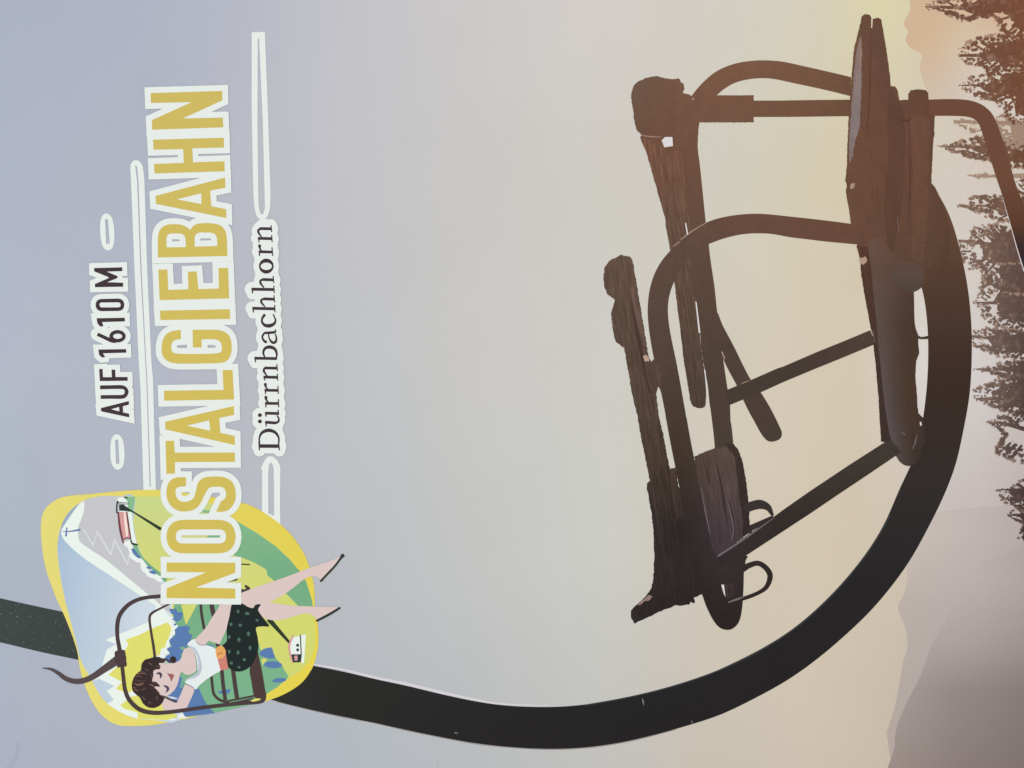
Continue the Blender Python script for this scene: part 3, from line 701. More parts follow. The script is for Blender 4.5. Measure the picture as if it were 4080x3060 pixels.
cp("bolt", c_tube_dark, [st(R3([(1225,45),(1270,62),(1340,55)]), [12,9,13])])
cp("sky_gap", c_light, [pg(R3([(1252,835),(1268,830),(1272,862),(1260,870)]))])

s2t = C1([(1150,1322),(1400,1150),(1690,948)]) + R3([(0,1640),(240,1472),(600,1232),(915,1030),(985,988)])
s2b = R3([(1085,1108),(1020,1152),(800,1302),(500,1502),(250,1672)]) + C1([(1700,1132),(1410,1322),(1400,1420),(1180,1420)])
cp("strut", c_tube_dark, [pg(s2t + s2b)])
cp("strut_glint", c_lilac, [st(C1([(1155,1325),(1400,1165),(1670,972)]), [7,7,3], 'r')])

# ================================================================== white ornament bars around the lettering
WH = ink("lettering_white", '#E1E7E2', noise=0.015)
def bar(name, outer, slot, label, level=None): return piece(name, WH, [pg(outer, slot)], page, label, level)
bar("ornament_bar", rpoly(L1([(500,1238,60),(618,1242,60)]) + L2([(636,0),(662,830),(700,1659)]) + L3([(715,400),(742,1460),(628,1460),(600,500)]) + L2([(583,1659),(545,830),(512,0)])),
    L1([(551,1292),(566,1292)]) + L2([(581,0),(610,830),(652,1659)]) + L3([(662,400),(694,1380),(684,1380),(654,400)]) + L2([(644,1659),(600,830),(569,0)]),
    "long double white line between the two gold and dark text rows")
bar("ornament_bar", rpoly(L1([(1620,66),(1741,62),(1770,800)]) + L2([(1790,0),(1796,200,60),(1776,320,60),(1730,368,40),(1672,350,50),(1640,240,60),(1632,0)]) + L1([(1620,800)])),
    L1([(1676,128),(1688,126),(1722,900)]) + L2([(1735,0),(1742,250),(1722,314),(1700,300),(1684,230),(1680,0)]) + L1([(1674,900)]),
    "long tapering white line at the end of the word Dürrnbachhorn")
bar("ornament_bar", smooth(L3([(1716,1230),(1728,1160),(1760,1112),(1792,1100),(1830,1115),(1862,1150),(1874,1220)]), 4)[:-4] + L3([(1880,1659)]) + B([(1148,200),(1155,560),(955,440),(950,200)]) + L3([(1716,1659)]),
    L3([(1772,1250),(1780,1180),(1796,1158),(1812,1175),(1822,1230),(1828,1659)]) + B([(1082,200),(1086,430),(1022,400),(1020,200)]) + L3([(1774,1659)]),
    "white line running from the word Dürrnbachhorn under the badge")
bar("ornament_bar", rpoly(L2([(222,300,62),(350,300,62),(368,640,62),(238,642,62)])), L2([(274,354),(301,353),(318,577),(286,580)]), "short white dash after the letter M")
bar("ornament_bar", rpoly(L3([(318,898,62),(446,898,62),(460,1224,62),(326,1226,62)])), L3([(367,950),(396,950),(406,1168),(375,1170)]), "short white dash before the word AUF")

# ================================================================== badge
YB = ink("badge_yellow", [(1950,[(100,'#DFD77C'),(700,'#DDCF5E'),(1200,'#DCCA54')]),(2400,[(100,'#E0D57A'),(1200,'#DFCF50')]),(2900,[(300,'#E1D775'),(1200,'#E2D04A')])], noise=0.02)
SK = ink("badge_sky_blue", [(1990,[(200,'#8FA6BF'),(500,'#B3C2D2')]),(2200,[(200,'#A5BBD2'),(600,'#C2CFDB')]),(2450,[(230,'#A9BDD1'),(500,'#C3D0DB'),(700,'#D5DEE4')]),(2800,[(300,'#B7C7D7'),(600,'#C4D1DA')])], noise=0.015)
SN = ink("badge_snow", '#E4EDE6', noise=0.015)
GR = ink("badge_rock_grey", '#C1C2C6', noise=0.015)
ME = ink("badge_meadow", [(1980,'#C5D287'),(2200,'#CDD27A'),(2500,'#CFD46E'),(2700,'#CDD272')], noise=0.02)
GN = ink("badge_green", [(1980,'#84B98B'),(2300,'#73A97F'),(2800,'#79B089')], noise=0.02)
BL = ink("badge_blue", '#587AAC', noise=0.05)
YH = ink("badge_hill_yellow", '#DAD96C', noise=0.02)
BK = ink("badge_black", '#2E3836', noise=0.05)
RD = ink("badge_red", '#D29A98', noise=0.04)
DR = ink("badge_dark_red", '#6A4146', noise=0.06)
badge = group_empty("badge", page, "rounded yellow cartoon badge with mountain, meadow and cable car behind the gold word")
def bp(name, mat, shapes, label=None): return pieces(name, mat, shapes, badge, label)
outer = A([(1500,142),(1200,146),(900,170),(700,190),(500,206),(400,226),(320,265),(252,320),(205,385),(182,460),(175,600),(190,800),(220,970),(262,1120),(330,1300)]) \
  + P([(310,20),(380,170),(440,300),(500,450),(540,560),(580,700),(602,850),(640,1000),(682,1110),(732,1220),(802,1330),(880,1410),(960,1465),(1050,1495),(1200,1500),(1400,1490),(1600,1455),(1800,1415)]) \
  + Q([(600,1370),(1000,1288),(1265,1228),(1310,1213),(1450,1160),(1600,1075),(1700,985),(1790,845),(1832,700),(1850,560),(1840,350)]) \
  + B([(1535,1450),(1530,1250),(1500,1080),(1440,900),(1350,740),(1240,600),(1100,480),(900,350),(730,285),(400,220),(0,160)])
bp("border", YB, [pg(smooth(outer, 4))])
inner_left = A([(1215,225),(1060,214),(900,210),(760,225),(650,260),(570,310),(500,370),(440,450),(400,540),(370,650),(357,800),(370,950),(400,1150),(440,1350),(480,1550)]) \
  + P([(450,150),(500,330),(560,560),(596,720),(640,830),(700,930),(745,1010),(790,1100),(850,1190),(930,1270),(1020,1330),(1120,1380),(1240,1420),(1450,1436),(1700,1432),(1900,1000),(1800,300)]) + A([(1600,1300),(1400,700)])
bp("sky", SK, [pg(catmull(inner_left, True, 3))])
bp("far_lake", ink("badge_slate", '#96A9BC'), [pg(smooth(A([(600,290),(500,372),(440,452),(400,545),(425,560),(500,470),(570,360)]), 3))])
# meadow on the right
med = A([(1090,215),(1500,216)]) + B([(0,180),(400,300),(690,495),(900,620),(1100,760),(1250,900),(1370,1040),(1445,1160),(1500,1350),(1512,1440)]) + Q([(1812,420),(1815,560),(1790,700),(1740,800),(1640,900),(1520,980),(1400,1070),(1265,1150),(1265,1226),(1000,1288),(700,1356),(420,1400),(380,1395),(300,1000),(200,600),(240,150)]) + A([(1540,1150),(1330,960),(1235,740),(1190,500),(1215,260)])
bp("meadow", ME, [pg(med)])
bp("meadow_green", GN, [
  pg(B([(600,440),(690,497),(900,622),(1100,762),(1250,902),(1370,1042),(1440,1160),(1500,1350),(1512,1425),(1350,1422),(1215,1282),(1150,1180),(1085,1142),(1010,1085),(1000,1022),(880,950),(740,892),(560,840),(300,700)])),
  pg(Q([(265,150),(1020,150),(1010,400),(1170,500),(1205,640),(1240,745),(1380,745),(1450,835),(1522,960),(1400,1070),(1268,1150),(1262,1226),(1000,1290),(700,1357),(420,1400),(380,1395),(300,1000),(200,600)])),
  pg(Z6([(1232,95),(1462,92),(1435,260),(1405,420),(1400,520),(1330,520),(1300,200)])),
  pg(Z6([(1380,980),(1500,1010),(1530,1130),(1600,1260),(1760,1420),(1970,1580),(1990,1700),(1900,1610),(1700,1440),(1560,1290),(1420,1130)])),
  pg(A([(1440,1030),(1570,1130),(1540,1160),(1500,1110)]))])
bp("meadow_patch", ME, [pg(Q([(338,160),(512,160),(400,372),(385,372)])), pg(Q([(840,165),(905,165),(860,260),(850,230)])), pg(Q([(1220,760),(1285,755),(1270,790),(1230,830)])), pg(B([(560,1420),(640,1410),(590,1500)]))])
bp("meadow_patch", GN, [pg(B([(280,392),(310,362),(385,372),(385,400)]))])
# grey rock, snow ridge and snow zigzags
bp("rock_face", GR, [pg(A([(1085,215),(1000,211),(900,210),(760,225),(650,262),(600,400),(540,560),(560,660),(800,880),(1100,1090),(1350,1300),(1500,1430),(1590,1500),(1600,1440),(1560,1250),(1450,1110),(1310,930),(1200,790),(1150,640),(1120,400),(1100,260)]))])
bp("snow_ridge", SN, [pg(catmull(A([(655,262),(648,380),(610,490),(585,560),(600,700),(720,800),(880,905),(1150,1125),(1350,1290),(1500,1420),(1640,1600)]), False, 4) + P([(1640,340),(1700,420),(1640,470),(1560,560),(1350,360),(1450,180)]) + catmull(A([(1250,1292),(900,1062),(650,895),(480,750),(412,662),(402,590),(440,520),(500,430),(560,345),(610,285)]), False, 4)),
  pg(Z6([(1230,95),(1310,180),(1310,380),(1395,400),(1430,760),(1485,1000),(1400,985),(1370,900),(1340,560),(1300,390),(1150,380),(1150,240),(1090,180),(1130,110)])),
  pg(rough(Z6([(1260,960),(1340,930),(1420,1080),(1380,1130),(1420,1230),(1560,1300),(1620,1330),(1700,1430),(1740,1560),(1960,1640),(1980,1760),(1700,1640),(1550,1480),(1560,1380),(1430,1330),(1330,1240),(1340,1120),(1250,1010)]), 3, 8))])
bp("snow_streak", ink("badge_streak_white", "#D3D7D9", noise=0.01), [st(Z6([(455,730),(640,1030)]), [5,5.5], 'r', False), st(Z6([(640,1030),(725,770)]), 4, 'r', False), st(Z6([(725,770),(985,1215)]), 6, 'r', False),
                       st(Z6([(985,1215),(1060,930)]), 5, 'r', False), st(Z6([(1060,930),(1312,1410)]), 6, 'r', False), st(Z6([(1312,1410),(1350,1180)]), 4, 'r', False)])
bp("snow_field", SN, [pg(P([(888,552),(1000,505),(1180,430),(1350,358),(1500,330),(1620,290),(1660,340),(1610,350),(1640,380),(1680,420),(1640,440),(1670,480),(1620,510),(1650,560),(1590,570),(1600,620),(1560,640),(1600,700),(1540,710),(1560,750),(1300,900),(1300,1350),(1700,1432),(1450,1436),(1240,1420),(1120,1380),(1020,1330),(905,1255),(980,1212),(900,1112),(985,1060),(820,980),(745,1000),(930,860),(845,840),(880,730),(905,655),(1005,600)]))])
bp("yellow_hill", YH, [pg(P([(1108,548),(1250,500),(1400,425),(1500,385),(1570,358),(1605,400),(1612,450),(1580,540),(1560,560),(1545,630),(1500,650),(1480,720),(1400,740),(1500,1000),(1640,1360),(1740,1440),(1680,1400),(1560,1436),(1240,1420),(1240,1350),(1100,1312),(1048,1270),(1130,1210),(1190,1160),(1000,1090),(1070,1015),(920,935),(1010,850),(1080,700),(1140,600)]))])
bp("snow_field", SN, [pg(P([(1130,1140),(1180,1110),(1235,1160),(1190,1175)])), pg(P([(1690,1370),(1740,1360),(1790,1410),(1680,1420)]))])
bp("blue_tree", BL, [
  pg(rough(Q([(205,212),(270,208),(298,245),(358,255),(335,325),(292,350),(232,330),(262,300),(262,280),(232,262)]), 2, 6)),
  pg(rough(Q([(310,402),(432,400),(418,478),(458,492),(442,560),(400,622),(390,660),(340,700),(325,760),(300,800),(200,800),(155,748),(215,700),(178,650),(240,622),(200,560),(272,500),(262,440)]), 2, 6)),
  pg(Q([(250,372),(298,370),(270,400)])),
  pg(Q([(325,940),(365,1010),(365,1090),(440,1080),(535,1090),(590,1210),(640,1290),(712,1358),(560,1378),(380,1398),(345,1330),(420,1180),(300,1250),(180,1170),(240,1120),(290,1010)])),
  pg(Q([(740,395),(820,390),(830,455),(735,440)])), pg(Q([(610,600),(690,610),(712,648),(650,640)])), pg(rough(Q([(745,1130),(800,1095),(875,1090),(880,1120),(850,1150),(780,1145)]), 2, 6)),
  pg(smooth(Q([(1200,700),(1240,655),(1330,635),(1352,690),(1372,750),(1300,755),(1235,735)]), 3)),
  pg([(p[0], p[1]) for p in ellipse(600+1350*K8, 2350+825*K8, 100*K8, 38*K8, 0.05)]), pg(ellipse(600+1420*K8, 2350+995*K8, 78*K8, 24*K8, -0.1)),
  pg(smooth(Z6([(1385,1110),(1440,1105),(1500,1190),(1570,1280),(1520,1285),(1440,1220)]), 3)), pg(smooth(Z6([(1670,1465),(1740,1445),(1785,1485),(1720,1495)]), 3)), pg(smooth(Z6([(1730,1560),(1810,1525),(1875,1570),(1850,1595),(1790,1590)]), 3)),
  ])
bp("leaf_patch", GN, [pg(rough(Q([(320,635),(375,622),(380,655),(335,660)]), 2, 6)), pg(rough(Q([(345,905),(400,950),(440,980),(360,1010),(350,1080),(325,1075),(345,1000)]), 2, 6))])
bp("summit_cross", ink("cross_blue", '#6079A8', noise=0.05), [st(Z6([(60,768),(200,765),(380,735)]), [3,5,8]), st(Z6([(132,700),(115,850)]), [5,7])])
bp("mountain_station", BK, [pg(Z6([(1145,250),(1230,245),(1370,345),(1375,378),(1150,362)])), st(Z6([(1115,170),(1120,210),(1340,215)]), [6,5,2], 'b', False), st(Z6([(1118,180),(1100,280),(1102,400),(1135,430)]), [7,6,6,4], 'b', False),
   st(Z6([(1150,240),(1300,240)]), [2,2]), st(Z6([(1370,900),(1400,1000),(1500,1025)]), [3,7,6]), st(Z6([(1240,100),(1300,110)]), [4,6])])
bp("mountain_train", RD, [pg(Z6([(1135,395),(1310,385),(1330,560),(1368,890),(1300,890),(1240,950),(1180,760)]))])
bp("train_window_row", ink("badge_cream", '#F0DCCF'), [st(Z6([(1255,410),(1265,520),(1285,680),(1300,850)]), [7,9,11,8])])
bp("train_outline", DR, [st(Z6([(1130,400),(1145,560),(1170,740),(1200,880),(1225,985)]), [6,8,9,8,6]), st(Z6([(1298,390),(1318,560),(1345,740),(1372,900)]), [4,6,6,5]), st(Z6([(1230,920),(1300,895),(1360,900)]), [4,5,5])])
bp("cable", ink("cable_dark", '#2C3A2C'), [st(Z6([(1360,350),(1960,725)]), [5,13], 'b'), st(Q([(1300,320),(1530,580)]), [20,10], 'b'), st(B([(560,1155),(665,1125)]), [4,12], 'r'), st(B([(725,962),(815,965)]), [5,5])])
bp("gondola_cabin", SN, [pg(Q([(1575,520),(1645,505),(1655,712),(1550,712),(1535,640),(1552,570)])), pg(Q([(1660,495),(1712,492),(1700,700),(1690,810),(1660,800),(1668,700)]))])
bp("cabin_trim", BK, [st(Q([(1650,500),(1660,720)]), 4), pg(Q([(1545,710),(1668,708),(1655,797),(1560,800)])), pg(ellipse(600+1621*K8, 2350+610*K8, 6, 6.5)), pg(ellipse(600+1621*K8, 2350+661*K8, 5.5, 6.5))])
bp("cabin_edge", RD, [st(Q([(1570,500),(1540,575),(1528,640),(1545,730),(1565,800)]), [5,8,8,7,5]), pg(Q([(1580,728),(1618,720),(1622,775),(1590,782)]))])

# ---- small drawn lift chair
BR = ink("cartoon_bar_brown", '#4A3D3D', noise=0.06)
BS = ink("cartoon_seat_brown", '#4C3A38', noise=0.06)
mini = group_empty("cartoon_lift_chair", page, "small drawn brown lift chair carrying the woman, its hook leaving the badge")
def mp_(name, mat, shapes): return pieces(name, mat, shapes, mini)
for pts, w in (([(553,140),(562,260),(592,435)], 11), ([(668,140),(690,250),(712,345)], 18), ([(712,440),(728,520),(745,625)], 17), ([(828,215),(835,260),(842,330)], 14),
               ([(785,880),(800,1040),(825,1215)], 15), ([(908,870),(930,1040),(955,1205)], 17)):
    mp_("slat", BR, [st(Q(pts), w, 'b')])
mp_("seat", BS, [pg(smooth(Q([(1140,700),(1175,665),(1200,760),(1235,930),(1262,1100),(1268,1195),(1215,1205),(1180,1195),(1140,1170),(1110,1000),(1092,870)]), 4))])
mp_("seat_edge", BR, [st(Q([(672,960),(682,1060),(700,1150),(760,1210),(850,1240)]), 11), st(Q([(850,1225),(980,1200),(1140,1168)]), 8), st(Q([(870,1250),(1000,1225),(1130,1195)]), 6), st(Q([(1000,10),(1040,15),(1080,-10),(1050,-40)]), [14,16,14,10])])
mp_("thin_bar", BR, [st(H0([(1560,150),(1480,190),(1395,238),(1374,290),(1390,420),(1410,540),(1424,650)]), [7,8,10,10,10,11,11])])
mp_("upper_bar", BR, [st(H0([(1105,600),(1078,440),(1085,300),(1130,210),(1210,140),(1320,98),(1480,80)]), [17,16,17,17,16,15,15])])
mp_("hook", ink("cartoon_hook_brown", '#54484B', noise=0.06), [st(H0([(392,740),(470,752),(540,790),(600,835),(680,862),(760,858),(850,822),(950,755),(1075,670)]), [3,10,15,18,20,22,24,28,36])])
mp_("clamp", BR, [pg(rough(H0([(1055,592),(1085,570),(1145,575),(1160,640),(1165,725),(1110,732),(1075,738),(1075,705),(1055,690)]), 1.2, 6))])

# ---- the drawn woman
SKIN = ink("cartoon_skin", '#D7C3BF', noise=0.015)
face = smooth(Z7([(850,395),(960,392),(1100,405),(1290,370),(1400,300),(1450,170),(1480,60),(1560,10),(1690,10),(1750,150),(1790,300),(1805,450),(1790,600),(1700,660),(1600,695),(1500,670),(1430,612),(1385,700),(1345,870),(1290,1010),(1200,1130),(1080,1220),(960,1250),(860,1200),(720,1000),(640,800),(700,600)]), 4)
arm_a = smooth(Q([(790,120),(845,140),(840,230),(765,350),(720,450),(650,545),(600,605),(540,602),(480,560),(600,430),(680,300),(740,210)]), 3)
arm_b = smooth(Z7([(1510,950),(1620,960),(1750,1050),(1700,1230),(1620,1400),(1530,1560),(1300,1600),(1010,1600),(950,1500),(900,1400),(980,1290),(1130,1340),(1290,1400),(1350,1300),(1430,1130)]), 3)
leg_a = smooth(B([(690,1300),(820,1240),(1050,1160),(1300,1070),(1450,1010),(1600,960),(1740,910),(1810,880),(1790,940),(1640,1130),(1545,1095),(1430,1118),(1280,1235),(1150,1322),(1020,1388),(930,1440),(850,1470),(760,1430),(690,1380)]), 3)
leg_b = smooth(B([(900,1400),(1020,1385),(1300,1420),(1600,1430),(1800,1440),(1690,1515),(1570,1575),(1500,1515),(1420,1503),(1330,1525),(1250,1552),(1100,1580),(980,1555),(920,1490)]), 3)
woman = piece("woman", SKIN, [('u', [face, arm_a, arm_b, leg_a, leg_b, Q([(640,560),(760,600),(900,300),(1000,150),(840,160)])], [])], page, "drawn dark-haired woman in white top and dotted black skirt, legs stretched out")
def wp(name, mat, shapes): return pieces(name, mat, shapes, woman)
wp("skirt", ink("skirt_black", '#202928', noise=0.06), [pg(smooth(Q([(905,140),(1010,150),(1070,185),(1130,200),(1155,165),(1215,160),(1185,215),(1210,265),(1250,320),(1310,400),(1240,402),(1162,418),(1180,520),(1188,650),(1150,770),(1080,860),(985,900),(890,880),(832,810),(820,720),(788,620),(842,560),(838,430),(868,300)]), 3))])
dots = [(965,238,18,26),(1065,260,32,20),(1175,335,24,16),(888,380,20,26),(988,388,24,20),(1080,485,22,32),(868,518,18,28),(975,548,22,30),(1098,638,18,32),(868,680,18,28),(965,690,20,28),(1034,768,22,24),(890,806,24,20),(975,852,20,18)]
wp("skirt_dot", ink("skirt_dot_green", '#4E6C62', noise=0.08), [pg(rough(ellipse(600+x*K8, 2350+y*K8, a*K8*0.8, b*K8*0.8, 0, 12), 0.6, 4)) for x, y, a, b in dots])
wp("blouse", ink("blouse_white", '#E0E8E7', noise=0.015), [pg(smooth(Q([(485,540),(530,600),(620,608),(720,652),(740,760),(775,880),(700,930),(600,1000),(530,1060),(495,1095),(400,1035),(388,1000),(480,970),(545,920),(552,820),(530,710),(480,640),(405,600)]), 3))])
wp("ruffle", ink("ruffle_grey", '#B7C0CB', noise=0.06), [st(Q([(425,622),(480,650),(520,730),(545,830),(540,900),(490,950),(400,985)]), [5,11,13,14,12,13,6])])
wp("ruffle_fold", ink("ruffle_fold_ink", '#D9E1E6', noise=0.03), [st(Q([(470,650),(505,730),(525,830),(518,890)]), [2,5,5,3])])
wp("belt", ink("belt_red", '#C98072', noise=0.03), [pg(Q([(735,745),(830,705),(858,872),(772,888)]))])
wp("buckle", ink("buckle_orange", '#E2A862', noise=0.04), [pg(smooth(Q([(722,645),(775,612),(812,640),(830,690),(800,745),(742,758),(720,700)]), 3))])
wp("buckle_center", ink("buckle_center_ink", '#C98B55', noise=0.04), [st(Q([(745,710),(770,695),(790,700)]), 8)])
wp("shoe", BK, [st(B([(1602,1145),(1680,1062),(1760,975),(1815,900),(1840,868)]), [9,9,8,9,15])])
wp("shoe", BK, [st(B([(1557,1583),(1680,1520),(1805,1445)]), [9,10,9])])
wp("sleeve_line", ink("sleeve_line_grey", '#8F8E9C', noise=0.04), [st(Z7([(1560,930),(1650,970),(1740,1030)]), 4), st(Q([(500,560),(540,605),(610,608)]), 2.5)])
HAIR = ink("hair_dark_brown", '#382C2C', noise=0.16)
wp("hair", HAIR, [pg(rough(smooth(Z7([(510,300),(610,275),(730,238),(850,238),(980,290),(1012,345),(950,392),(852,398),(892,480),(862,552),(780,552),(708,605),(712,700),(680,850),(790,875),(885,992),(800,985),(738,1000),(830,1100),(880,1190),(982,1245),(965,1360),(880,1470),(780,1520),(690,1532),(560,1510),(440,1400),(360,1260),(220,1150),(165,1000),(185,830),(270,680),(390,575),(400,460),(445,370)]), 3), 0.7, 5)),
   st(Z7([(980,285),(1060,320),(1130,385)]), [5,7,5]), pg(rough(ellipse(500+1210*.15674, 2580+312*.15674, 13, 14), 1.2, 5))])
ST = ink("hair_streak_brown", '#7F5B50', noise=0.14); ST2 = ink("hair_streak_dull", '#5A4745', noise=0.12)
wp("hair_streak", ST, [st(Z7([(225,900),(300,945),(400,930),(470,900)]), [2,7,8,2]), st(Z7([(300,680),(400,650),(520,670)]), [2,3.5,2]), st(Z7([(600,380),(660,430)]), [3,4]), st(Z7([(620,930),(690,960),(730,990)]), [3,6,2]), st(Z7([(270,740),(360,720),(420,745)]), [2,3,1]), st(Z7([(200,1000),(260,1030)]), [2,4]), st(Z7([(230,1070),(310,1090)]), [2,5])])
wp("hair_streak", ST2, [st(Z7([(330,620),(470,620),(560,690)]), [2,4,2]), st(Z7([(240,820),(380,850),(520,840)]), [2,4,2]), st(Z7([(400,1080),(500,1030)]), [3,6]), st(Z7([(430,1250),(500,1320)]), [6,8]), st(Z7([(800,1250),(810,1340)]), [7,4]), st(Z7([(600,1390),(650,1400)]), [8,5]), st(Z7([(510,545),(570,580)]), [4,6]), st(Z7([(800,470),(870,480)]), [5,6]), st(Z7([(640,660),(670,740)]), [4,6]), st(Z7([(790,1080),(860,1160)]), [3,5]), st(Z7([(690,880),(780,920)]), [4,3]), st(Z7([(900,270),(950,330)]), [4,4])])
wp("eye", ink("eye_ink", '#4A4050', noise=0.08), [st(Z7([(785,668),(850,650),(905,690),(890,770)]), [2,9,10,4])])
wp("eye", MATS["eye_ink"], [st(Z7([(972,965),(1040,990),(1085,1050),(1040,1130)]), [3,9,10,4])])
wp("lips", ink("lip_red", '#9C5E5C', noise=0.05), [pg(smooth(Z7([(1062,640),(1120,668),(1190,665),(1238,710),(1215,760),(1170,860),(1140,780),(1105,720)]), 3))])
wp("ear_leaf", ink("leaf_pale", '#A9C2AC'), [pg(smooth(Z7([(1000,370),(1040,345),(1085,395),(1040,430)]), 3))])
wp("glasses_arm", ink("glasses_grey", '#4E4A52', noise=0.06), [st(Z7([(960,1235),(1100,1300),(1220,1350),(1290,1375)]), [7,8,9,9])])
wp("glasses_glint", ink("glasses_glint_ink", '#C7D0E2'), [pg(smooth(Z7([(1080,1245),(1190,1242),(1330,1290),(1300,1310),(1180,1300)]), 3))])
mp_("lower_bar", BR, [st(H0([(1122,720),(1135,830),(1150,940),(1190,1035),(1280,1118),(1400,1150),(1550,1145),(1750,1118),(1950,1092)]) + Q([(1000,1248),(1180,1232),(1240,1205),(1250,1140)]), [15,15,16,17,18,17,16,15,15,16,18,20,18])])
mp_("seat_cushion_edge", YH, [pg(ellipse(600+1160*K8, 2350+1212*K8, 20, 5, -0.2))])

# ================================================================== lettering
GOLD = ink("lettering_gold", [(400,'#C9B660'),(1400,'#CDB95C'),(2000,'#CCB95A'),(2400,'#D0BB56')], noise=0.03)
DARK = ink("lettering_dark", '#403439', noise=0.10)
def word(name, label, letters, mat, halo, rowlabel, spine=None):
    e = group_empty(name, page, label)
    grown = []
    if spine: piece("outline_band", WH, [st(spine[0], spine[1])], e)
    for ch, shapes in letters:
        piece("letter_outline", WH, grow(shapes, halo), e)
    for ch, shapes in letters:
        piece("letter", mat, shapes, e, rowlabel + " " + ch)
    return e
def ringed(fn, o, h): return pg(fn(o), *[fn(x) for x in h])
G_ = [(970,1370),(900,1376),(840,1402),(805,1455),(792,1530),(797,1600),(832,1648),(900,1681),(1120,1679),(1340,1676),(1398,1655),(1432,1600),(1440,1520),(1425,1432),(1375,1384),(1300,1366),(1078,1369),(1081,1532),(1163,1530),(1160,1457),(1285,1453),(1332,1475),(1350,1525),(1340,1572),(1300,1588),(1120,1590),(930,1591),(890,1572),(880,1520),(895,1475),(930,1458),(972,1455)]
S_ = [(1018,1293),(947,1293),(889,1311),(852,1357),(838,1432),(848,1502),(889,1566),(956,1603),(1030,1606),(1097,1588),(1147,1540),(1188,1457),(1220,1402),(1255,1383),(1330,1382),(1368,1396),(1384,1440),(1376,1488),(1338,1515),(1293,1515),(1293,1611),(1376,1607),(1430,1574),(1467,1515),(1475,1449),(1463,1374),(1422,1319),(1355,1290),(1255,1287),(1180,1299),(1130,1340),(1122,1399),(1089,1480),(1039,1514),(972,1514),(930,1476),(922,1416),(947,1384),(1018,1376)]
S_ = [p for p in S_ if p != (1122,1399)]; S_.insert(S_.index((1089,1480)), (1112,1405))
def soften(c, lim=52, rounds=2):
    for _ in range(rounds):
        out = []; m = len(c)
        for i in range(m):
            a, b, e = np.array(c[i-1]), np.array(c[i]), np.array(c[(i+1) % m])
            v1, v2 = b-a, e-b; t = math.degrees(abs(math.atan2(v1[0]*v2[1]-v1[1]*v2[0], float(np.dot(v1, v2)))))
            if 4 < t < lim: out += [tuple(b - v1*0.25), tuple(b + v2*0.25)]
            else: out.append(tuple(b))
        c = out
    return c
headline = [
 ('N', [pg(A([(1560,943),(2317,945),(2317,1056),(1885,1218),(2317,1230),(2317,1340),(1560,1335),(1562,1226),(1995,1052),(1562,1046)]))]),
 ('O', [pg(rpoly(A([(1559,472,190),(2321,472,190),(2321,842,190),(1559,842,190)]) and [(x, y, 68) for x, y in A([(1559,472),(2321,472),(2321,842),(1559,842)])]),
            rpoly([(x, y, 27) for x, y in A([(1662,578),(2215,578),(2215,733),(1662,733)])]))]),
 ('S', [pg(catmull(L3(S_[:19]), False, 3) + catmull(L3(S_[20:39]), False, 3))]),
 ('T', [pg(L3([(830,960),(907,957),(915,1068),(1466,1066),(1468,1152),(916,1155),(917,1260),(838,1262)]))]),
 ('A', [pg(L3([(825,785),(1457,640),(1460,722),(1323,750),(1333,885),(1465,915),(1466,998),(830,855)]), L3([(1025,820),(1230,772),(1240,866)]))]),
 ('L', [pg(L3([(815,500),(1363,492),(1353,312),(1445,308),(1460,580),(818,591)]))]),
 ('G', [pg(soften(L2(G_)))]),
 ('I', [pg(L2([(778,1193),(1420,1180),(1423,1270),(784,1280)]))]),
 ('E', [pg(L2([(764,817),(847,815),(856,1003),(1040,997),(1035,836),(1116,833),(1132,996),(1320,990),(1315,803),(1404,801),(1414,1081),(776,1097)]))]),
 ('B', [pg(soften(L2([(760,706),(757,520),(775,450),(820,410),(880,398),(960,400),(1015,418),(1055,452),(1090,408),(1140,390),(1250,389),(1330,405),(1378,450),(1394,520),(1398,692)])),
            L2([(840,612),(838,530),(850,495),(880,485),(965,485),(1000,500),(1012,530),(1016,610)]), L2([(1097,606),(1097,520),(1115,485),(1150,476),(1240,476),(1285,490),(1303,530),(1305,600)]))]),
 ('A', [pg(L2([(1377,-28),(1379,65),(1240,93),(1250,235),(1386,262),(1388,343),(742,214),(738,140)]), L2([(935,172),(1157,117),(1160,215)]))]),
 ('H', [pg(L1([(715,1053),(1365,1035),(1367,1125),(1076,1132),(1082,1260),(1371,1251),(1373,1343),(728,1363),(724,1275),(998,1266),(992,1140),(720,1145)]))]),
 ('N', [pg(L1([(693,625),(1351,606),(1352,692),(990,858),(1356,850),(1360,940),(708,962),(704,874),(1068,709),(696,717)]))]),
]
word("headline_lettering", "large gold word NOSTALGIEBAHN with white outlines", headline, GOLD, 23.6, "gold letter")
def oring(c, o, i, r, r2): return pg(rpoly([(x, y, r) for x, y in c(o)]), rpoly([(x, y, r2) for x, y in c(i)]))
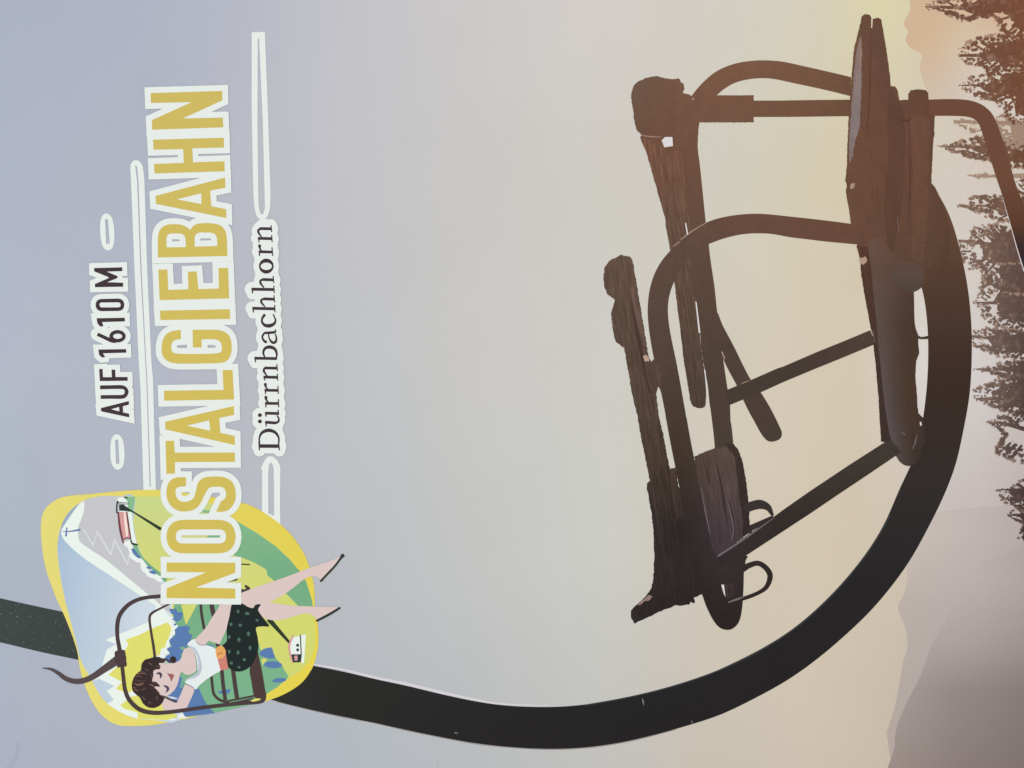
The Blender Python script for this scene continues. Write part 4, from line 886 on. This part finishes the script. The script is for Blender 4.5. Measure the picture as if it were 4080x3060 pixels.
alt = [
 ('A', [pg(S2([(305,1345),(850,1208),(852,1280),(735,1310),(738,1430),(855,1455),(860,1527),(312,1410)]), S2([(505,1368),(660,1325),(665,1410)]))]),
 ('U', [pg(catmull(S2([(290,905),(500,902),(700,900),(790,930),(840,1000),(840,1060),(800,1130),(720,1165),(500,1165),(305,1168)]), False, 3) + catmull(S2([(300,1095),(500,1092),(700,1090),(755,1070),(768,1030),(755,990),(700,975),(500,976),(292,982)]), False, 3))]),
 ('F', [pg(S2([(273,588),(340,585),(348,745),(520,745),(512,600),(585,598),(592,742),(825,740),(828,815),(285,822)]))]),
 ('1', [pg(S2([(258,208),(798,200),(800,270),(345,282),(385,340),(380,360),(330,365),(270,310)]))]),
 ('6', [st(S1([(240,1520),(360,1575),(500,1640),(600,1662)]), [14,14,15,14], 'b'), pg(ellipse(340+630*.20503, 1020+1560*.20503, 160*.20503, 122*.20503), ellipse(340+632*.20503, 1020+1560*.20503, 88*.20503, 50*.20503))]),
 ('1', [pg(S1([(222,1210),(772,1200),(774,1272),(330,1285),(352,1345),(350,1368),(290,1370),(240,1310)]))]),
 ('0', [oring(S1, [(200,838),(758,825),(765,1068),(208,1075)], [(275,905),(688,902),(692,998),(285,1000)], 25, 10)]),
 ('M', [pg(S1([(175,235),(722,220),(724,295),(420,305),(628,390),(630,430),(430,510),(738,520),(740,598),(192,608),(190,545),(455,430),(455,412),(175,300)]))]),
]
word("altitude_lettering", "small dark words AUF 1610 M with white outlines", alt, DARK, 20.0, "dark letter or figure")
k = 200/1037
def W(ws): return [w*k for w in ws] if isinstance(ws, (list, tuple)) else ws*k
def s_(c, pts, w, cap='b'): return st(c(pts), W(w), cap)
def n_like(c, y0, y1, xt, xb, drop):
    pass
name_letters = [
 ('D', [s_(D3,[(378,1540),(795,1542)],75), s_(D3,[(372,1450),(385,1630)],26), s_(D3,[(780,1460),(797,1630)],26), s_(D3,[(388,1500),(385,1370),(440,1265),(570,1215),(710,1260),(782,1370),(782,1500)],[32,36,58,74,60,40,32])]),
 ('ü', [s_(D3,[(498,862),(786,868)],60), s_(D3,[(768,790),(784,890)],26), s_(D3,[(512,850),(524,935)],26), s_(D3,[(502,1048),(600,1055),(700,1062),(770,1040),(785,975),(745,905)],[60,62,60,46,36,28]), s_(D3,[(512,1040),(528,1135)],26),
        pg(ellipse(960+395*k, 1480+902*k, 42*k, 40*k)), pg(ellipse(960+395*k, 1480+1032*k, 42*k, 40*k))]),
 ('r', [s_(D3,[(500,658),(782,662)],58), s_(D3,[(774,570),(784,740)],24), s_(D3,[(512,640),(520,745)],26), s_(D3,[(570,635),(530,590),(518,535)],[26,42,66],'r')]),
 ('r', [s_(D3,[(490,388),(772,392)],58), s_(D3,[(764,300),(776,462)],24), s_(D3,[(500,370),(514,472)],24), s_(D3,[(550,360),(515,315),(508,268)],[26,42,66],'r')]),
 ('n', [s_(D3,[(468,116),(760,122)],60), s_(D3,[(754,48),(764,190)],24), s_(D3,[(480,100),(494,190)],24), s_(D3,[(545,95),(490,20),(475,-35),(520,-88)],[26,44,46,50]), s_(D2,[(500,1588),(752,1592)],58), s_(D2,[(744,1508),(756,1652)],24)]),
 ('b', [s_(D2,[(280,1386),(748,1394)],60), s_(D2,[(292,1360),(304,1470)],26), s_(D2,[(500,1375),(465,1275),(500,1185),(600,1155),(700,1195),(742,1290),(735,1380)],[28,46,56,72,62,44,30])]),
 ('a', [s_(D2,[(490,862),(600,860),(722,848)],[50,56,52]), s_(D2,[(712,790),(724,850)],26), s_(D2,[(500,858),(452,915),(450,975),(490,1035),(540,1060)],[44,42,40,52,56]), s_(D2,[(572,880),(590,980),(650,1060),(715,1050),(735,970),(712,885)],[28,32,54,54,38,28])]),
 ('c', [s_(D2,[(485,500),(445,560),(440,640),(500,705),(600,715),(690,670),(715,590),(670,485)],[60,46,44,66,78,58,36,26],'r')]),
 ('h', [s_(D2,[(240,356),(704,366)],62), s_(D2,[(698,285),(708,438)],24), s_(D2,[(248,335),(262,442)],28), s_(D2,[(500,325),(430,240),(425,185),(480,160)],[26,46,46,50]), s_(D2,[(470,160),(696,168)],60), s_(D2,[(686,84),(698,235)],24)]),
 ('h', [s_(D1,[(222,1516),(690,1524)],62), s_(D1,[(682,1442),(692,1598)],24), s_(D1,[(232,1490),(244,1602)],28), s_(D1,[(480,1485),(412,1400),(408,1340),(460,1316)],[26,46,46,50]), s_(D1,[(450,1316),(682,1324)],60), s_(D1,[(668,1245),(682,1390)],24)]),
 ('o', [pg(ellipse(960+527*k, 860+1040*k, 152*k, 156*k), ellipse(960+527*k, 860+1043*k, 116*k, 76*k))]),
 ('r', [s_(D1,[(372,742),(654,750)],58), s_(D1,[(644,650),(658,830)],24), s_(D1,[(378,720),(388,830)],26), s_(D1,[(420,715),(395,670),(388,620)],[26,40,62],'r')]),
 ('n', [s_(D1,[(352,466),(646,474)],60), s_(D1,[(636,400),(648,546)],24), s_(D1,[(366,450),(378,552)],24), s_(D1,[(430,440),(372,360),(362,300),(410,266)],[26,44,46,52]), s_(D1,[(395,264),(634,270)],60), s_(D1,[(624,195),(638,335)],24)]),
]
word("mountain_name_lettering", "dark serif word Dürrnbachhorn with white outline", name_letters, DARK, 22.0, "dark serif letter", (D3([(590,1440),(640,1000),(628,300)]) + D2([(592,900),(560,200)]) + D1([(528,1000),(500,300)]), 94))
